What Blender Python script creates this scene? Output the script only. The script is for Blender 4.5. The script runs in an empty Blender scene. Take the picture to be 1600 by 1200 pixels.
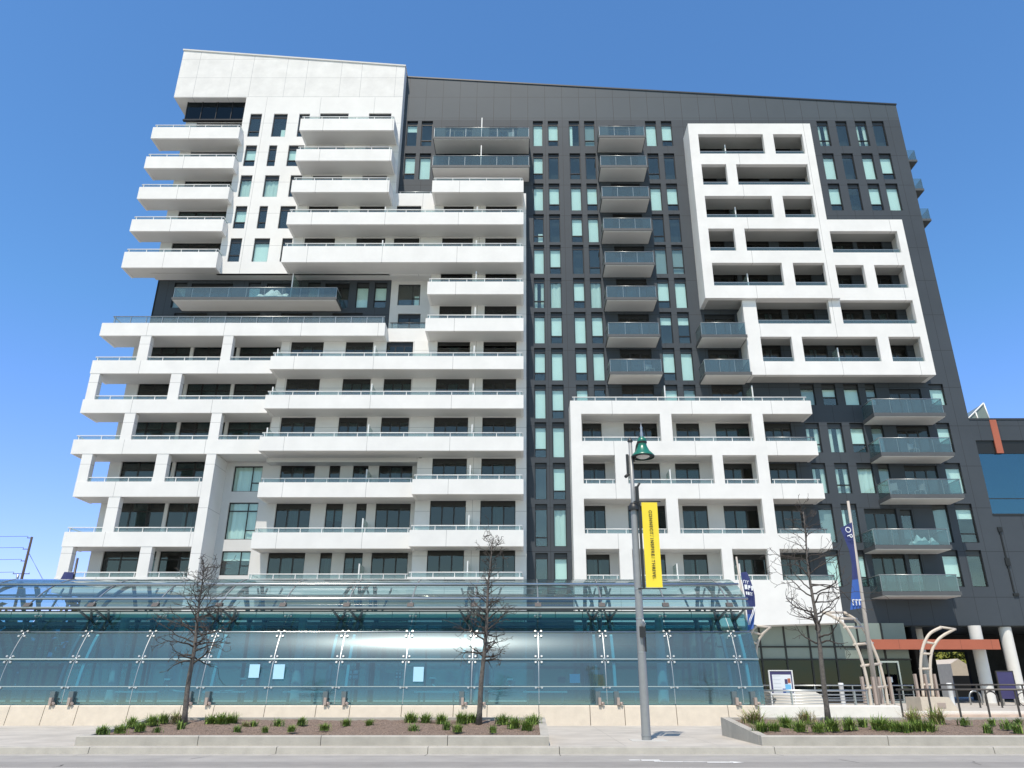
import bpy, math, random
from mathutils import Vector, Matrix
R = math.radians
sc = bpy.context.scene
COL = sc.collection

# ---------------------------------------------------------------- camera, light
TILT = R(21.8); FPX = 1175.0; PPU, PPV = 818.0, 600.0; EYE = 1.6
cam_d = bpy.data.cameras.new('camera'); cam = bpy.data.objects.new('camera', cam_d); COL.objects.link(cam)
cam.location = (0, 0, EYE); cam.rotation_euler = (R(90) + TILT, 0, 0)
cam_d.sensor_width = 36; cam_d.lens = 36 * FPX / 1600; cam_d.shift_x = -(PPU - 800) / 1600
cam_d.clip_start = .1; cam_d.clip_end = 6000
sc.camera = cam
SUN_EL, SUN_AZ = R(62.4), R(195)
w = bpy.data.worlds.new('World'); sc.world = w; w.use_nodes = True
nt = w.node_tree; bg = nt.nodes['Background']
sky = nt.nodes.new('ShaderNodeTexSky'); sky.sky_type = 'NISHITA'; sky.sun_disc = False
sky.sun_elevation = SUN_EL; sky.sun_rotation = SUN_AZ
sky.altitude = 0; sky.air_density = 1.0; sky.dust_density = 0.0; sky.ozone_density = 3.0
tintn = nt.nodes.new('ShaderNodeMix'); tintn.data_type = 'RGBA'; tintn.blend_type = 'MULTIPLY'; tintn.inputs[0].default_value = 1
gz_ = nt.nodes.new('ShaderNodeTexCoord'); sz_ = nt.nodes.new('ShaderNodeSeparateXYZ'); nt.links.new(gz_.outputs['Generated'], sz_.inputs[0])
rmp = nt.nodes.new('ShaderNodeValToRGB'); nt.links.new(sz_.outputs[2], rmp.inputs[0])
rmp.color_ramp.elements[0].position = 0.02; rmp.color_ramp.elements[0].color = (.345, .30, .53, 1)        # times 3.2 below
rmp.color_ramp.elements[1].position = 0.42; rmp.color_ramp.elements[1].color = (.252, .377, .457, 1)
sc_ = nt.nodes.new('ShaderNodeMix'); sc_.data_type = 'RGBA'; sc_.blend_type = 'MULTIPLY'; sc_.inputs[0].default_value = 1; sc_.inputs[7].default_value = (3.2, 3.2, 3.2, 1)
nt.links.new(rmp.outputs[0], sc_.inputs[6]); 
# out-of-view sunward sky tinted whiter by hand, so its fill light is less blue
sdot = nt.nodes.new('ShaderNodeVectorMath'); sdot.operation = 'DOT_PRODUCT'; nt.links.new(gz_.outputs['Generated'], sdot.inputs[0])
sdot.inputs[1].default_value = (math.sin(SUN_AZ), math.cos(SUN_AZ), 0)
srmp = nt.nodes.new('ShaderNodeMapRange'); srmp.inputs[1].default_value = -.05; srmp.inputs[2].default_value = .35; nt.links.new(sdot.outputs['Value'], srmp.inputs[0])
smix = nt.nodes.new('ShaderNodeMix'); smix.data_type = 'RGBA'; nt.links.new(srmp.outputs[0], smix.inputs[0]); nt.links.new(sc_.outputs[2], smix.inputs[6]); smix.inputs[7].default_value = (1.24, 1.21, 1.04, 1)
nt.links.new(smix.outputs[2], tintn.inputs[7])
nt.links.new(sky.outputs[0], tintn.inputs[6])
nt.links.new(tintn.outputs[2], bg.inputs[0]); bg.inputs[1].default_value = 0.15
sun_d = bpy.data.lights.new('sun', 'SUN'); sun = bpy.data.objects.new('sun', sun_d); COL.objects.link(sun)
sun_d.energy = 4.6; sun_d.angle = R(.5); sun_d.color = (1, .905, .78)
tosun = Vector((math.sin(SUN_AZ) * math.cos(SUN_EL), math.cos(SUN_AZ) * math.cos(SUN_EL), math.sin(SUN_EL)))
sun.rotation_euler = (-tosun).to_track_quat('-Z', 'Y').to_euler()
sun.location = (-20, -20, 60)
sc.view_settings.view_transform = 'Standard'; sc.view_settings.look = 'None'
sc.view_settings.exposure = 0.03; sc.view_settings.gamma = 1
sc.render.resolution_x, sc.render.resolution_y = 1024, 768
sc.render.engine = 'CYCLES'
sc.cycles.max_bounces = 8; sc.cycles.transparent_max_bounces = 24; sc.cycles.glossy_bounces = 4; sc.cycles.diffuse_bounces = 4

# ---------------------------------------------------------------- survey helpers
# a mark seen at (u, v) on the survey photograph, standing on the vertical plane Y metres away -> metres
CT, ST = math.cos(TILT), math.sin(TILT)
def zz(v, Y):
    t = (PPV - v) / FPX
    return EYE + (ST + CT * t) / (CT - ST * t) * Y
def xx(u, v, Y):
    t = (PPV - v) / FPX
    return (u - PPU) / FPX / (CT - ST * t) * Y
def yg(v, z):                                        # distance of a mark lying at height z
    t = (PPV - v) / FPX
    return (z - EYE) / ((ST + CT * t) / (CT - ST * t))

# ---------------------------------------------------------------- materials
M = {}
def mat(name, color, rough=.7, metal=0, spec=.5, noise=None, bump=None, coat=0):
    """noise=(scale, amount[, detail]) varies the colour of the stuff itself; bump=(scale, strength)"""
    m = bpy.data.materials.new(name); m.use_nodes = True; n = m.node_tree; b = n.nodes['Principled BSDF']
    b.inputs['Roughness'].default_value = rough; b.inputs['Metallic'].default_value = metal
    b.inputs['Specular IOR Level'].default_value = spec
    c = (*color, 1)
    b.inputs['Base Color'].default_value = c
    g = n.nodes.new('ShaderNodeNewGeometry')
    if noise:
        t = n.nodes.new('ShaderNodeTexNoise'); t.inputs['Scale'].default_value = noise[0]
        t.inputs['Detail'].default_value = noise[2] if len(noise) > 2 else 6; t.inputs['Roughness'].default_value = .6
        n.links.new(g.outputs['Position'], t.inputs['Vector'])
        r = n.nodes.new('ShaderNodeMapRange'); r.inputs[1].default_value = .3; r.inputs[2].default_value = .7
        r.inputs[3].default_value = 1 - noise[1]; r.inputs[4].default_value = 1 + noise[1]
        n.links.new(t.outputs[0], r.inputs[0])
        mx = n.nodes.new('ShaderNodeMix'); mx.data_type = 'RGBA'; mx.blend_type = 'MULTIPLY'; mx.inputs[0].default_value = 1
        mx.inputs[6].default_value = c; n.links.new(r.outputs[0], mx.inputs[7])
        n.links.new(mx.outputs[2], b.inputs['Base Color'])
    if bump:
        t2 = n.nodes.new('ShaderNodeTexNoise'); t2.inputs['Scale'].default_value = bump[0]; t2.inputs['Detail'].default_value = 5
        n.links.new(g.outputs['Position'], t2.inputs['Vector'])
        bp = n.nodes.new('ShaderNodeBump'); bp.inputs['Strength'].default_value = bump[1]; bp.inputs['Distance'].default_value = .02
        n.links.new(t2.outputs[0], bp.inputs['Height']); n.links.new(bp.outputs[0], b.inputs['Normal'])
    M[name] = m
    return m
def add_seams(m, specs, dark):
    """panel joints: specs = list of (axis 'X'/'Z', period, offset, width); the joint filler has its own colour"""
    n = m.node_tree; b = n.nodes['Principled BSDF']
    g = n.nodes.new('ShaderNodeNewGeometry'); sp = n.nodes.new('ShaderNodeSeparateXYZ'); n.links.new(g.outputs['Position'], sp.inputs[0])
    cur = None
    for ax, per, off, wd in specs:
        a = n.nodes.new('ShaderNodeMath'); a.operation = 'ADD'; a.inputs[1].default_value = -off + 1000 * per
        n.links.new(sp.outputs[ax], a.inputs[0])
        d = n.nodes.new('ShaderNodeMath'); d.operation = 'MODULO'; d.inputs[1].default_value = per; n.links.new(a.outputs[0], d.inputs[0])
        l = n.nodes.new('ShaderNodeMath'); l.operation = 'LESS_THAN'; l.inputs[1].default_value = wd; n.links.new(d.outputs[0], l.inputs[0])
        if cur is None: cur = l
        else:
            mx = n.nodes.new('ShaderNodeMath'); mx.operation = 'MAXIMUM'
            n.links.new(cur.outputs[0], mx.inputs[0]); n.links.new(l.outputs[0], mx.inputs[1]); cur = mx
    old = b.inputs['Base Color'].links[0].from_socket if b.inputs['Base Color'].links else None
    mx = n.nodes.new('ShaderNodeMix'); mx.data_type = 'RGBA'
    n.links.new(cur.outputs[0], mx.inputs[0])
    if old: n.links.new(old, mx.inputs[6])
    else: mx.inputs[6].default_value = b.inputs['Base Color'].default_value
    mx.inputs[7].default_value = (*dark, 1)
    n.links.new(mx.outputs[2], b.inputs['Base Color'])
def glass(name, tint, base=.1, rough=.02, body=None, bodyfac=0.0, wob=0.0, gcol=None, haze=0.0):
    """thin sheet: tinted see-through + mirror reflection growing towards grazing; body = milky/dirty share"""
    m = bpy.data.materials.new(name); m.use_nodes = True; n = m.node_tree; n.nodes.clear()
    out = n.nodes.new('ShaderNodeOutputMaterial')
    tr = n.nodes.new('ShaderNodeBsdfTransparent'); tr.inputs[0].default_value = (*tint, 1)
    gl = n.nodes.new('ShaderNodeBsdfGlossy'); gl.inputs['Roughness'].default_value = rough
    if gcol: gl.inputs[0].default_value = (*gcol, 1)
    lw = n.nodes.new('ShaderNodeLayerWeight'); lw.inputs[0].default_value = .5
    if wob:
        tc = n.nodes.new('ShaderNodeNewGeometry'); t2 = n.nodes.new('ShaderNodeTexNoise'); t2.inputs['Scale'].default_value = .9
        t2.inputs['Detail'].default_value = 2; n.links.new(tc.outputs['Position'], t2.inputs['Vector'])
        bp = n.nodes.new('ShaderNodeBump'); bp.inputs['Strength'].default_value = wob; bp.inputs['Distance'].default_value = .05
        n.links.new(t2.outputs[0], bp.inputs['Height']); n.links.new(bp.outputs[0], gl.inputs['Normal'])
    pw = n.nodes.new('ShaderNodeMath'); pw.operation = 'POWER'; pw.inputs[1].default_value = 4; n.links.new(lw.outputs['Facing'], pw.inputs[0])
    mr = n.nodes.new('ShaderNodeMapRange'); mr.inputs[3].default_value = base; mr.inputs[4].default_value = 1
    n.links.new(pw.outputs[0], mr.inputs[0])
    base_sh = tr
    if body:
        df = n.nodes.new('ShaderNodeBsdfDiffuse'); df.inputs[0].default_value = (*body, 1)
        m0 = n.nodes.new('ShaderNodeMixShader'); m0.inputs[0].default_value = bodyfac
        n.links.new(tr.outputs[0], m0.inputs[1]); n.links.new(df.outputs[0], m0.inputs[2]); base_sh = m0
    mx = n.nodes.new('ShaderNodeMixShader'); n.links.new(mr.outputs[0], mx.inputs[0])
    if haze:                                               # fine dust film: a wide faint second gloss
        g2 = n.nodes.new('ShaderNodeBsdfGlossy'); g2.inputs['Roughness'].default_value = .27; g2.inputs[0].default_value = (.75, .92, 1, 1)
        m1 = n.nodes.new('ShaderNodeMixShader'); m1.inputs[0].default_value = haze
        n.links.new(base_sh.outputs[0], m1.inputs[1]); n.links.new(g2.outputs[0], m1.inputs[2]); base_sh = m1
    n.links.new(base_sh.outputs[0], mx.inputs[1]); n.links.new(gl.outputs[0], mx.inputs[2])
    n.links.new(mx.outputs[0], out.inputs[0]); M[name] = m
    return m

mat('white_wall', (.775, .77, .76), .75, noise=(.55, .05), bump=(6, .08)); add_seams(M['white_wall'], [('X', 4.55, 1.1, .03), ('Z', 2.96, .55, .03)], (.45, .45, .45))
mat('white_cap', (.735, .73, .72), .75, noise=(.9, .085, 9), bump=(4, .1)); add_seams(M['white_cap'], [('X', 4.7, -18.6, .035), ('X', 4.7, -20.35, .03), ('Z', 2.05, 47.75, .03)], (.45, .45, .46))
mat('white_panel', (.785, .78, .77), .72, noise=(.7, .05, 8), bump=(5, .06)); add_seams(M['white_panel'], [('X', 5.55, .6, .03)], (.42, .42, .42))
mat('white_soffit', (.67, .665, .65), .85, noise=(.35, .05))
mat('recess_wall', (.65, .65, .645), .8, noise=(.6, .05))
mat('dark_panel', (.054, .066, .081), .6, spec=.3, noise=(.25, .09), bump=(10, .03)); add_seams(M['dark_panel'], [('X', 1.46, .35, .025), ('Z', 2.96, 1.0, .032)], (.024, .027, .032))
mat('dark_top', (.062, .080, .098), .6, spec=.35, noise=(.2, .08)); add_seams(M['dark_top'], [('X', 1.46, .35, .035), ('Z', 2.25, 1.35, .035)], (.026, .03, .036))
mat('dark_spandrel', (.040, .045, .052), .4)
mat('dark_metal', (.018, .019, .021), .4, metal=.0, spec=.5)
mat('frame_black', (.012, .0125, .014), .4)
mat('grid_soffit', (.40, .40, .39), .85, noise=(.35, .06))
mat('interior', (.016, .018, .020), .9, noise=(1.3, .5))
mat('blind', (.88, .89, .87), .8)
mat('curtain', (.74, .75, .72), .85)
mat('blind_grey', (.30, .32, .33), .8)
mat('rail_white', (.78, .79, .79), .35, spec=.5)
mat('slab_dark', (.085, .092, .10), .6, noise=(1, .08))
mat('orange_panel', (.40, .115, .065), .5, noise=(.8, .06)); add_seams(M['orange_panel'], [('X', 1.9, .3, .02)], (.16, .05, .03))
mat('concrete', (.50, .49, .46), .85, noise=(1.6, .09, 8), bump=(18, .25))
mat('concrete_pave', (.45, .42, .375), .88, noise=(.8, .17, 10), bump=(25, .2)); add_seams(M['concrete_pave'], [('X', 2.4, .2, .012)], (.25, .24, .22))
mat('planter_concrete', (.40, .38, .34), .85, noise=(2.2, .12, 8), bump=(20, .25))
mat('barrier_concrete', (.60, .53, .44), .85, noise=(2.6, .07, 8), bump=(22, .2))
mat('white_concrete', (.72, .70, .65), .8, noise=(2.2, .06, 8), bump=(14, .15))
mat('step_stone', (.56, .45, .37), .85, noise=(1.8, .16, 8), bump=(14, .15))
mat('asphalt', (.33, .315, .295), .9, noise=(.9, .13, 11), bump=(60, .3))
mat('asphalt_worn', (.265, .252, .236), .9, noise=(1.2, .10, 9), bump=(60, .3))
mat('crack', (.07, .068, .065), .95)
mat('paint_white', (.78, .78, .76), .7, noise=(9, .12))
mat('ground', (.16, .17, .12), .95, noise=(.05, .3))
mat('mulch', (.185, .135, .105), .95, noise=(26, .75, 8), bump=(30, 1.0))
mat('stainless', (.62, .63, .64), .28, metal=1)
mat('chrome', (.5, .52, .52), .3, metal=.4)
mat('rib_steel', (.16, .20, .22), .4, metal=.5)
mat('rail_steel', (.42, .44, .45), .35, metal=.8)
mat('channel_bronze', (.12, .108, .10), .45, metal=.5)
mat('bracket_rust', (.42, .34, .30), .5, metal=.2)
mat('pale_column', (.66, .70, .71), .5)
mat('platform', (.34, .36, .37), .8, noise=(1, .1))
mat('screen_pale', (.42, .70, .90), .35)
mat('foliage_dull', (.085, .085, .05), .9, noise=(.4, .4))
mat('plastic_grey', (.35, .35, .36), .5)
mat('screen_blue', (.16, .48, .80), .35)
mat('poster_white', (.72, .76, .82), .4)
mat('poster_navy', (.05, .045, .14), .4)
mat('lamp_pole', (.30, .31, .315), .5, metal=.3, noise=(5, .06))
mat('lamp_green', (.012, .155, .105), .32, spec=.6)
mat('lamp_dark', (.02, .022, .024), .45)
mat('lens', (.62, .62, .60), .25)
mat('banner_yellow', (.90, .70, .045), .65, noise=(3, .03))
mat('letter_dark', (.045, .040, .02), .6)
mat('flag_navy', (.028, .04, .155), .65)
mat('flag_blue', (.035, .11, .40), .65)
mat('flag_white', (.80, .82, .86), .65)
mat('arch_beige', (.60, .53, .45), .5, noise=(4, .05))
mat('pole_beige', (.46, .42, .38), .5)
mat('bark', (.062, .052, .046), .95, noise=(14, .35), bump=(30, .6))
mat('twig', (.07, .058, .050), .9)
mat('rail_teal', (.10, .21, .23), .35, metal=.3)
mat('rail_pale', (.42, .52, .53), .4, metal=.3)
mat('trunk_grey', (.125, .112, .102), .95, noise=(16, .35), bump=(30, .7))
mat('grass_green', (.20, .29, .055), .8, noise=(9, .35))
mat('grass_dark', (.095, .165, .034), .8, noise=(9, .35))
mat('grass_dry', (.33, .27, .155), .85, noise=(9, .25))
mat('rail_dark', (.075, .07, .068), .4, metal=.5)
mat('clerestory', (.22, .27, .25), .25, spec=.6, noise=(.5, .08))
mat('col_white', (.74, .73, .70), .7, noise=(2, .04))
mat('tarp_white', (.80, .81, .80), .5)
mat('cloth_teal', (.42, .58, .60), .8)
mat('wood_pole', (.075, .06, .05), .9)
mat('wire', (.10, .10, .11), .8)
mat('leaf_spring', (.20, .22, .035), .8, noise=(2, .3))
mat('foliage_far', (.05, .06, .03), .95)
glass('pane_glass', (.89, .985, .975), .09, .01, wob=.12, gcol=(.95, .95, .90))
glass('blue_pane', (.08, .24, .40), .36, .01, wob=.1, gcol=(.26, .50, .66))
glass('door_glass', (.36, .46, .47), .075, .01, wob=.12, gcol=(.95, .95, .90))
glass('rail_glass', (.62, .75, .76), .10, .02, body=(.45, .55, .56), bodyfac=.07, gcol=(.95, .97, .93))
glass('rail_glass_clear', (.74, .84, .83), .10, .02, body=(.6, .66, .65), bodyfac=.10)
glass('frost_glass', (.66, .82, .78), .10, .06, body=(.62, .75, .70), bodyfac=.35)
glass('shell_glass', (.17, .49, .58), .12, .05, wob=.02, haze=.036, gcol=(.80, .97, 1.0), body=(.46, .68, .74), bodyfac=.07)
glass('canopy_glass', (.38, .60, .64), .13, .03, body=(.50, .66, .68), bodyfac=.07)
glass('gap_glass', (.16, .42, .46), .12, .03, body=(.24, .48, .50), bodyfac=.07)
glass('teal_glass', (.16, .40, .46), .10, .03)
glass('store_glass', (.09, .12, .12), .045, .01, wob=.1, gcol=(.62, .78, .88))

# ---------------------------------------------------------------- mesh builder
WLOC = {}
class MB:
    def __init__(s): s.v = []; s.f = []; s.m = []; s.sm = []; s.mats = []
    def mi(s, m):
        if m not in s.mats: s.mats.append(m)
        return s.mats.index(m)
    def face(s, pts, m, smooth=False):
        i = len(s.v); s.v += [tuple(p) for p in pts]; s.f.append(tuple(range(i, i + len(pts)))); s.m.append(s.mi(m)); s.sm.append(smooth)
    def box(s, x0, x1, y0, y1, z0, z1, m):
        i = len(s.v)
        s.v += [(x0, y0, z0), (x1, y0, z0), (x1, y1, z0), (x0, y1, z0), (x0, y0, z1), (x1, y0, z1), (x1, y1, z1), (x0, y1, z1)]
        k = s.mi(m)
        for q in ((0, 3, 2, 1), (4, 5, 6, 7), (0, 1, 5, 4), (1, 2, 6, 5), (2, 3, 7, 6), (3, 0, 4, 7)):
            s.f.append(tuple(i + a for a in q)); s.m.append(k); s.sm.append(False)
    def prism(s, poly, lo, hi, m, axis='Y'):
        """poly: 2D ring; extruded along axis. axis Y: poly in (x,z); X: (y,z); Z: (x,y)"""
        def P(a, b, c): return (a, c, b) if axis == 'Y' else ((c, a, b) if axis == 'X' else (a, b, c))
        n = len(poly); i = len(s.v); k = s.mi(m)
        s.v += [P(a, b, lo) for a, b in poly] + [P(a, b, hi) for a, b in poly]
        s.f.append(tuple(range(i, i + n))); s.f.append(tuple(range(i + 2 * n - 1, i + n - 1, -1)))
        s.m += [k, k]; s.sm += [False, False]
        for j in range(n):
            j2 = (j + 1) % n
            s.f.append((i + j, i + n + j, i + n + j2, i + j2)); s.m.append(k); s.sm.append(False)
    def tube(s, pts, r, m, sides=8, smooth=True, caps=True):
        pts = [Vector(p) for p in pts]; n = len(pts)
        rr = r if isinstance(r, (list, tuple)) else [r] * n
        i = len(s.v); k = s.mi(m); up = None
        for a in range(n):
            d = (pts[min(a + 1, n - 1)] - pts[max(a - 1, 0)]).normalized()
            if up is None:
                ref = Vector((0, 0, 1)) if abs(d.z) < .9 else Vector((1, 0, 0))
                up = d.cross(ref).normalized()
            else: up = (up - d * up.dot(d)).normalized()
            b = d.cross(up)
            for q in range(sides):
                an = 2 * math.pi * q / sides
                s.v.append(tuple(pts[a] + (up * math.cos(an) + b * math.sin(an)) * rr[a]))
        for a in range(n - 1):
            for q in range(sides):
                q2 = (q + 1) % sides
                s.f.append((i + a * sides + q, i + a * sides + q2, i + (a + 1) * sides + q2, i + (a + 1) * sides + q)); s.m.append(k); s.sm.append(smooth)
        if caps:
            s.f.append(tuple(i + q for q in range(sides - 1, -1, -1))); s.f.append(tuple(i + (n - 1) * sides + q for q in range(sides)))
            s.m += [k, k]; s.sm += [False, False]
    def lathe(s, prof, c, m, sides=20, smooth=True):
        """prof: (radius, z) list around vertical axis through c"""
        i = len(s.v); k = s.mi(m)
        for r, z in prof:
            for q in range(sides):
                an = 2 * math.pi * q / sides
                s.v.append((c[0] + r * math.cos(an), c[1] + r * math.sin(an), c[2] + z))
        for a in range(len(prof) - 1):
            for q in range(sides):
                q2 = (q + 1) % sides
                s.f.append((i + a * sides + q, i + a * sides + q2, i + (a + 1) * sides + q2, i + (a + 1) * sides + q)); s.m.append(k); s.sm.append(smooth)
    def build(s, name, parent=None, origin=None, kind=None):
        if not s.v: return None
        if origin is None:
            xs = [p[0] for p in s.v]; ys = [p[1] for p in s.v]; zs = [p[2] for p in s.v]
            origin = ((min(xs) + max(xs)) / 2, (min(ys) + max(ys)) / 2, min(zs))
        o = Vector(origin); me = bpy.data.meshes.new(name)
        me.from_pydata([tuple(Vector(p) - o) for p in s.v], [], s.f)
        for m in s.mats: me.materials.append(M[m])
        me.polygons.foreach_set('material_index', s.m); me.polygons.foreach_set('use_smooth', s.sm); me.update()
        ob = bpy.data.objects.new(name, me); COL.objects.link(ob)
        WLOC[ob] = o
        if parent is not None:
            ob.parent = parent; ob.location = o - WLOC[parent]
        else: ob.location = o
        if kind: ob['kind'] = kind
        return ob
def thing(name, label, cat, loc, group=None):
    e = bpy.data.objects.new(name, None); COL.objects.link(e); e.location = loc; e.empty_display_size = .3
    WLOC[e] = Vector(loc); e['label'] = label; e['category'] = cat
    if group: e['group'] = group
    return e
def tag(o, label, cat, group=None):
    o['label'] = label; o['category'] = cat
    if group: o['group'] = group
    return o
def holed(mb, x0, x1, z0, z1, Y, holes, m, depth=.25, back=False, rm=None):
    """vertical wall sheet facing the street with openings and their reveals"""
    rm = rm or m
    hs = [(max(a, x0), min(b, x1), max(c, z0), min(d, z1)) for a, b, c, d in holes if b > x0 and a < x1 and d > z0 and c < z1]
    xs = sorted({x0, x1, *[h[0] for h in hs], *[h[1] for h in hs]}); zs = sorted({z0, z1, *[h[2] for h in hs], *[h[3] for h in hs]})
    for zi in range(len(zs) - 1):
        za, zb = zs[zi], zs[zi + 1]; cz = (za + zb) / 2; run = None
        for xi in range(len(xs)):
            solid = False
            if xi < len(xs) - 1:
                cx = (xs[xi] + xs[xi + 1]) / 2
                solid = not any(h[0] < cx < h[1] and h[2] < cz < h[3] for h in hs)
            if solid and run is None: run = xs[xi]
            if not solid and run is not None:
                a, b = run, xs[xi]; run = None
                mb.face([(a, Y, za), (b, Y, za), (b, Y, zb), (a, Y, zb)], m)
                if back: mb.face([(b, Y + depth, za), (a, Y + depth, za), (a, Y + depth, zb), (b, Y + depth, zb)], m)
    for a, b, c, d in hs:
        e = Y + depth
        if a > x0: mb.face([(a, Y, c), (a, Y, d), (a, e, d), (a, e, c)], rm)
        if b < x1: mb.face([(b, Y, d), (b, Y, c), (b, e, c), (b, e, d)], rm)
        if c > z0: mb.face([(a, Y, c), (a, e, c), (b, e, c), (b, Y, c)], rm)
        if d < z1: mb.face([(a, Y, d), (b, Y, d), (b, e, d), (a, e, d)], rm)
    e = Y + depth
    mb.face([(x0, Y, z0), (x0, Y, z1), (x0, e, z1), (x0, e, z0)], m); mb.face([(x1, Y, z1), (x1, Y, z0), (x1, e, z0), (x1, e, z1)], m)
    mb.face([(x0, Y, z0), (x0, e, z0), (x1, e, z0), (x1, Y, z0)], m); mb.face([(x0, Y, z1), (x1, Y, z1), (x1, e, z1), (x0, e, z1)], m)
def lettering(text, size, m, parent, loc, rot, name='lettering', align='CENTER', sx=1.0, bold=0.0, gap=1.0):
    cu = bpy.data.curves.new(name, 'FONT'); cu.body = text; cu.size = size; cu.align_x = align; cu.align_y = 'CENTER'; cu.extrude = .002; cu.offset = bold; cu.space_character = gap
    tmp = bpy.data.objects.new(name, cu); COL.objects.link(tmp)
    bpy.context.view_layer.update()
    me = bpy.data.meshes.new_from_object(tmp.evaluated_get(bpy.context.evaluated_depsgraph_get()))
    bpy.data.objects.remove(tmp); bpy.data.curves.remove(cu)
    me.materials.clear(); me.materials.append(M[m])
    ob = bpy.data.objects.new(name, me); COL.objects.link(ob); ob.rotation_euler = rot; ob.scale = (sx, 1, 1)
    WLOC[ob] = Vector(loc)
    if parent is not None: ob.parent = parent; ob.location = Vector(loc) - WLOC[parent]
    else: ob.location = loc
    return ob
random.seed(7)

# ================================================================ THE APARTMENT TOWER
YD, YW, YB, YC, YL, YG1, YG2, YG3, YK = 51.0, 50.0, 48.2, 49.15, 48.9, 49.16, 49.46, 49.2, 49.2
GZ = .55                                                   # level of the ground at the tower's foot
tower = thing('apartment_building', 'tall white and charcoal apartment block with stacked balconies and a sloping roofline', 'apartment building', (0, YD, GZ))
HOLES = {}                                                 # wall name -> openings
WINS = []                                                  # every punched window
def opening(wall, x0, x1, z0, z1): HOLES.setdefault(wall, []).append((x0, x1, z0, z1))
def add_win(wall, kind, x0, x1, z0, z1, Y, blind): 
    opening(wall, x0, x1, z0, z1); WINS.append((kind, x0, x1, z0, z1, Y, blind))
def drape(mb, x0, x1, z0, z1, Y, m, amp=.035, step=.11):
    n = max(4, int((x1 - x0) / step)); pts = []
    for i in range(n + 1):
        x = x0 + (x1 - x0) * i / n; pts.append((x, Y + amp * math.sin(i * 1.9) + amp * .5 * math.sin(i * .7)))
    for a, b in zip(pts, pts[1:]):
        mb.face([(a[0], a[1], z0), (b[0], b[1], z0), (b[0], b[1], z1), (a[0], a[1], z1)], m, True)
def win_shapes(kind, x0, x1, z0, z1, Y, blind, F, P, B):
    t = .055; ya, yb = Y + .12, Y + .20
    F.box(x0, x0 + t, ya, yb, z0, z1, 'frame_black'); F.box(x1 - t, x1, ya, yb, z0, z1, 'frame_black')
    F.box(x0 + t, x1 - t, ya, yb, z0, z0 + t, 'frame_black'); F.box(x0 + t, x1 - t, ya, yb, z1 - t, z1, 'frame_black')
    top = z1 - t; bot = z0 + t; pm = 'pane_glass'
    if kind in 'AB':                                       # recessed dark head panel above the glass
        F.box(x0 + t, x1 - t, ya + .03, yb, z1 - .34, z1 - t, 'dark_spandrel'); F.box(x0 + t, x1 - t, ya, yb, z1 - .39, z1 - .34, 'frame_black'); top = z1 - .39
    if kind == 'B':
        F.box(x0 + t, x1 - t, ya - .02, yb, z0 + .58, z0 + .66, 'frame_black')
    if kind == 'W':                                        # two-light window
        xm = x0 + (x1 - x0) * .64; F.box(xm, xm + .06, ya, yb, bot, top, 'frame_black')
        if z1 - z0 > 2.0: F.box(x0 + t, x1 - t, ya - .01, yb - .01, z1 - .62, z1 - .55, 'frame_black')
        F.box(xm + .06, x1 - t, ya - .01, yb - .01, z0 + .6, z0 + .66, 'frame_black')
    if kind == 'D':                                        # balcony door with side light
        F.box(x0 + t, x1 - t, ya + .02, yb, z1 - .34, z1 - t, 'frame_black'); top = z1 - .34
        n = 3 if x1 - x0 > 1.9 else (2 if x1 - x0 > 1.1 else 1)
        for k in range(1, n):
            xm = x0 + (x1 - x0) * k / n; F.box(xm - .045, xm + .045, ya, yb, bot, top, 'frame_black')
        pm = 'door_glass'
    if kind == 'G':                                        # wide glazed wall with transom lights
        n = max(2, round((x1 - x0) / 1.25))
        for k in range(1, n):
            xm = x0 + (x1 - x0) * k / n; F.box(xm - .05, xm + .05, ya, yb, bot, top, 'frame_black')
        F.box(x0 + t, x1 - t, ya - .015, yb - .015, z1 - .66, z1 - .58, 'frame_black'); pm = 'door_glass'
    P.box(x0 + .03, x1 - .03, Y + .15, Y + .165, z0 + .03, top, pm)
    if blind is None: return
    by = Y + .26
    if blind == 'm': B.box(x0 + .02, x1 - .02, by, by + .01, z0 + .06 + (.6 if kind == 'B' else 0), top, 'blind')
    elif blind == 'M': B.box(x0 + .02, x1 - .02, by, by + .01, z0 + .04, top, 'blind')
    elif blind == 'h': B.box(x0 + .02, x1 - .02, by, by + .01, z0 + (z1 - z0) * .62, top, 'blind')
    elif blind == 'g': B.box(x0 + .02, x1 - .02, by, by + .01, z0 + .05, top, 'blind_grey')
    elif blind == 's': B.box(x0 + .02, x0 + .3, by, by + .01, z0 + .05, top, 'blind')
    elif blind == 'l': B.box(x1 - .45, x1 - .1, by, by + .01, z0 + .05, z0 + .9, 'blind')
    elif blind == 'c':
        wdt = (x1 - x0) * .34; drape(B, x0 + .03, x0 + wdt, z0 + .05, top, by + .03, 'curtain'); drape(B, x1 - wdt, x1 - .03, z0 + .05, top, by + .03, 'curtain')
    elif blind == 'f': drape(B, x0 + .03, x1 - .03, z0 + .05, top, by + .04, 'curtain')
    elif blind == 'q':                                     # door: one leaf curtained
        drape(B, x0 + (x1 - x0) * .36, x0 + (x1 - x0) * .64, z0 + .05, top, by + .04, 'curtain')
    elif blind == 'r': B.box(x0 + (x1 - x0) * .68, x1 - .06, by, by + .01, z0 + .05, top, 'blind_grey')
NAMES = {'A': 'fixed_window', 'B': 'awning_window', 'W': 'casement_window', 'D': 'balcony_door', 'G': 'glazed_wall'}
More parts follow.
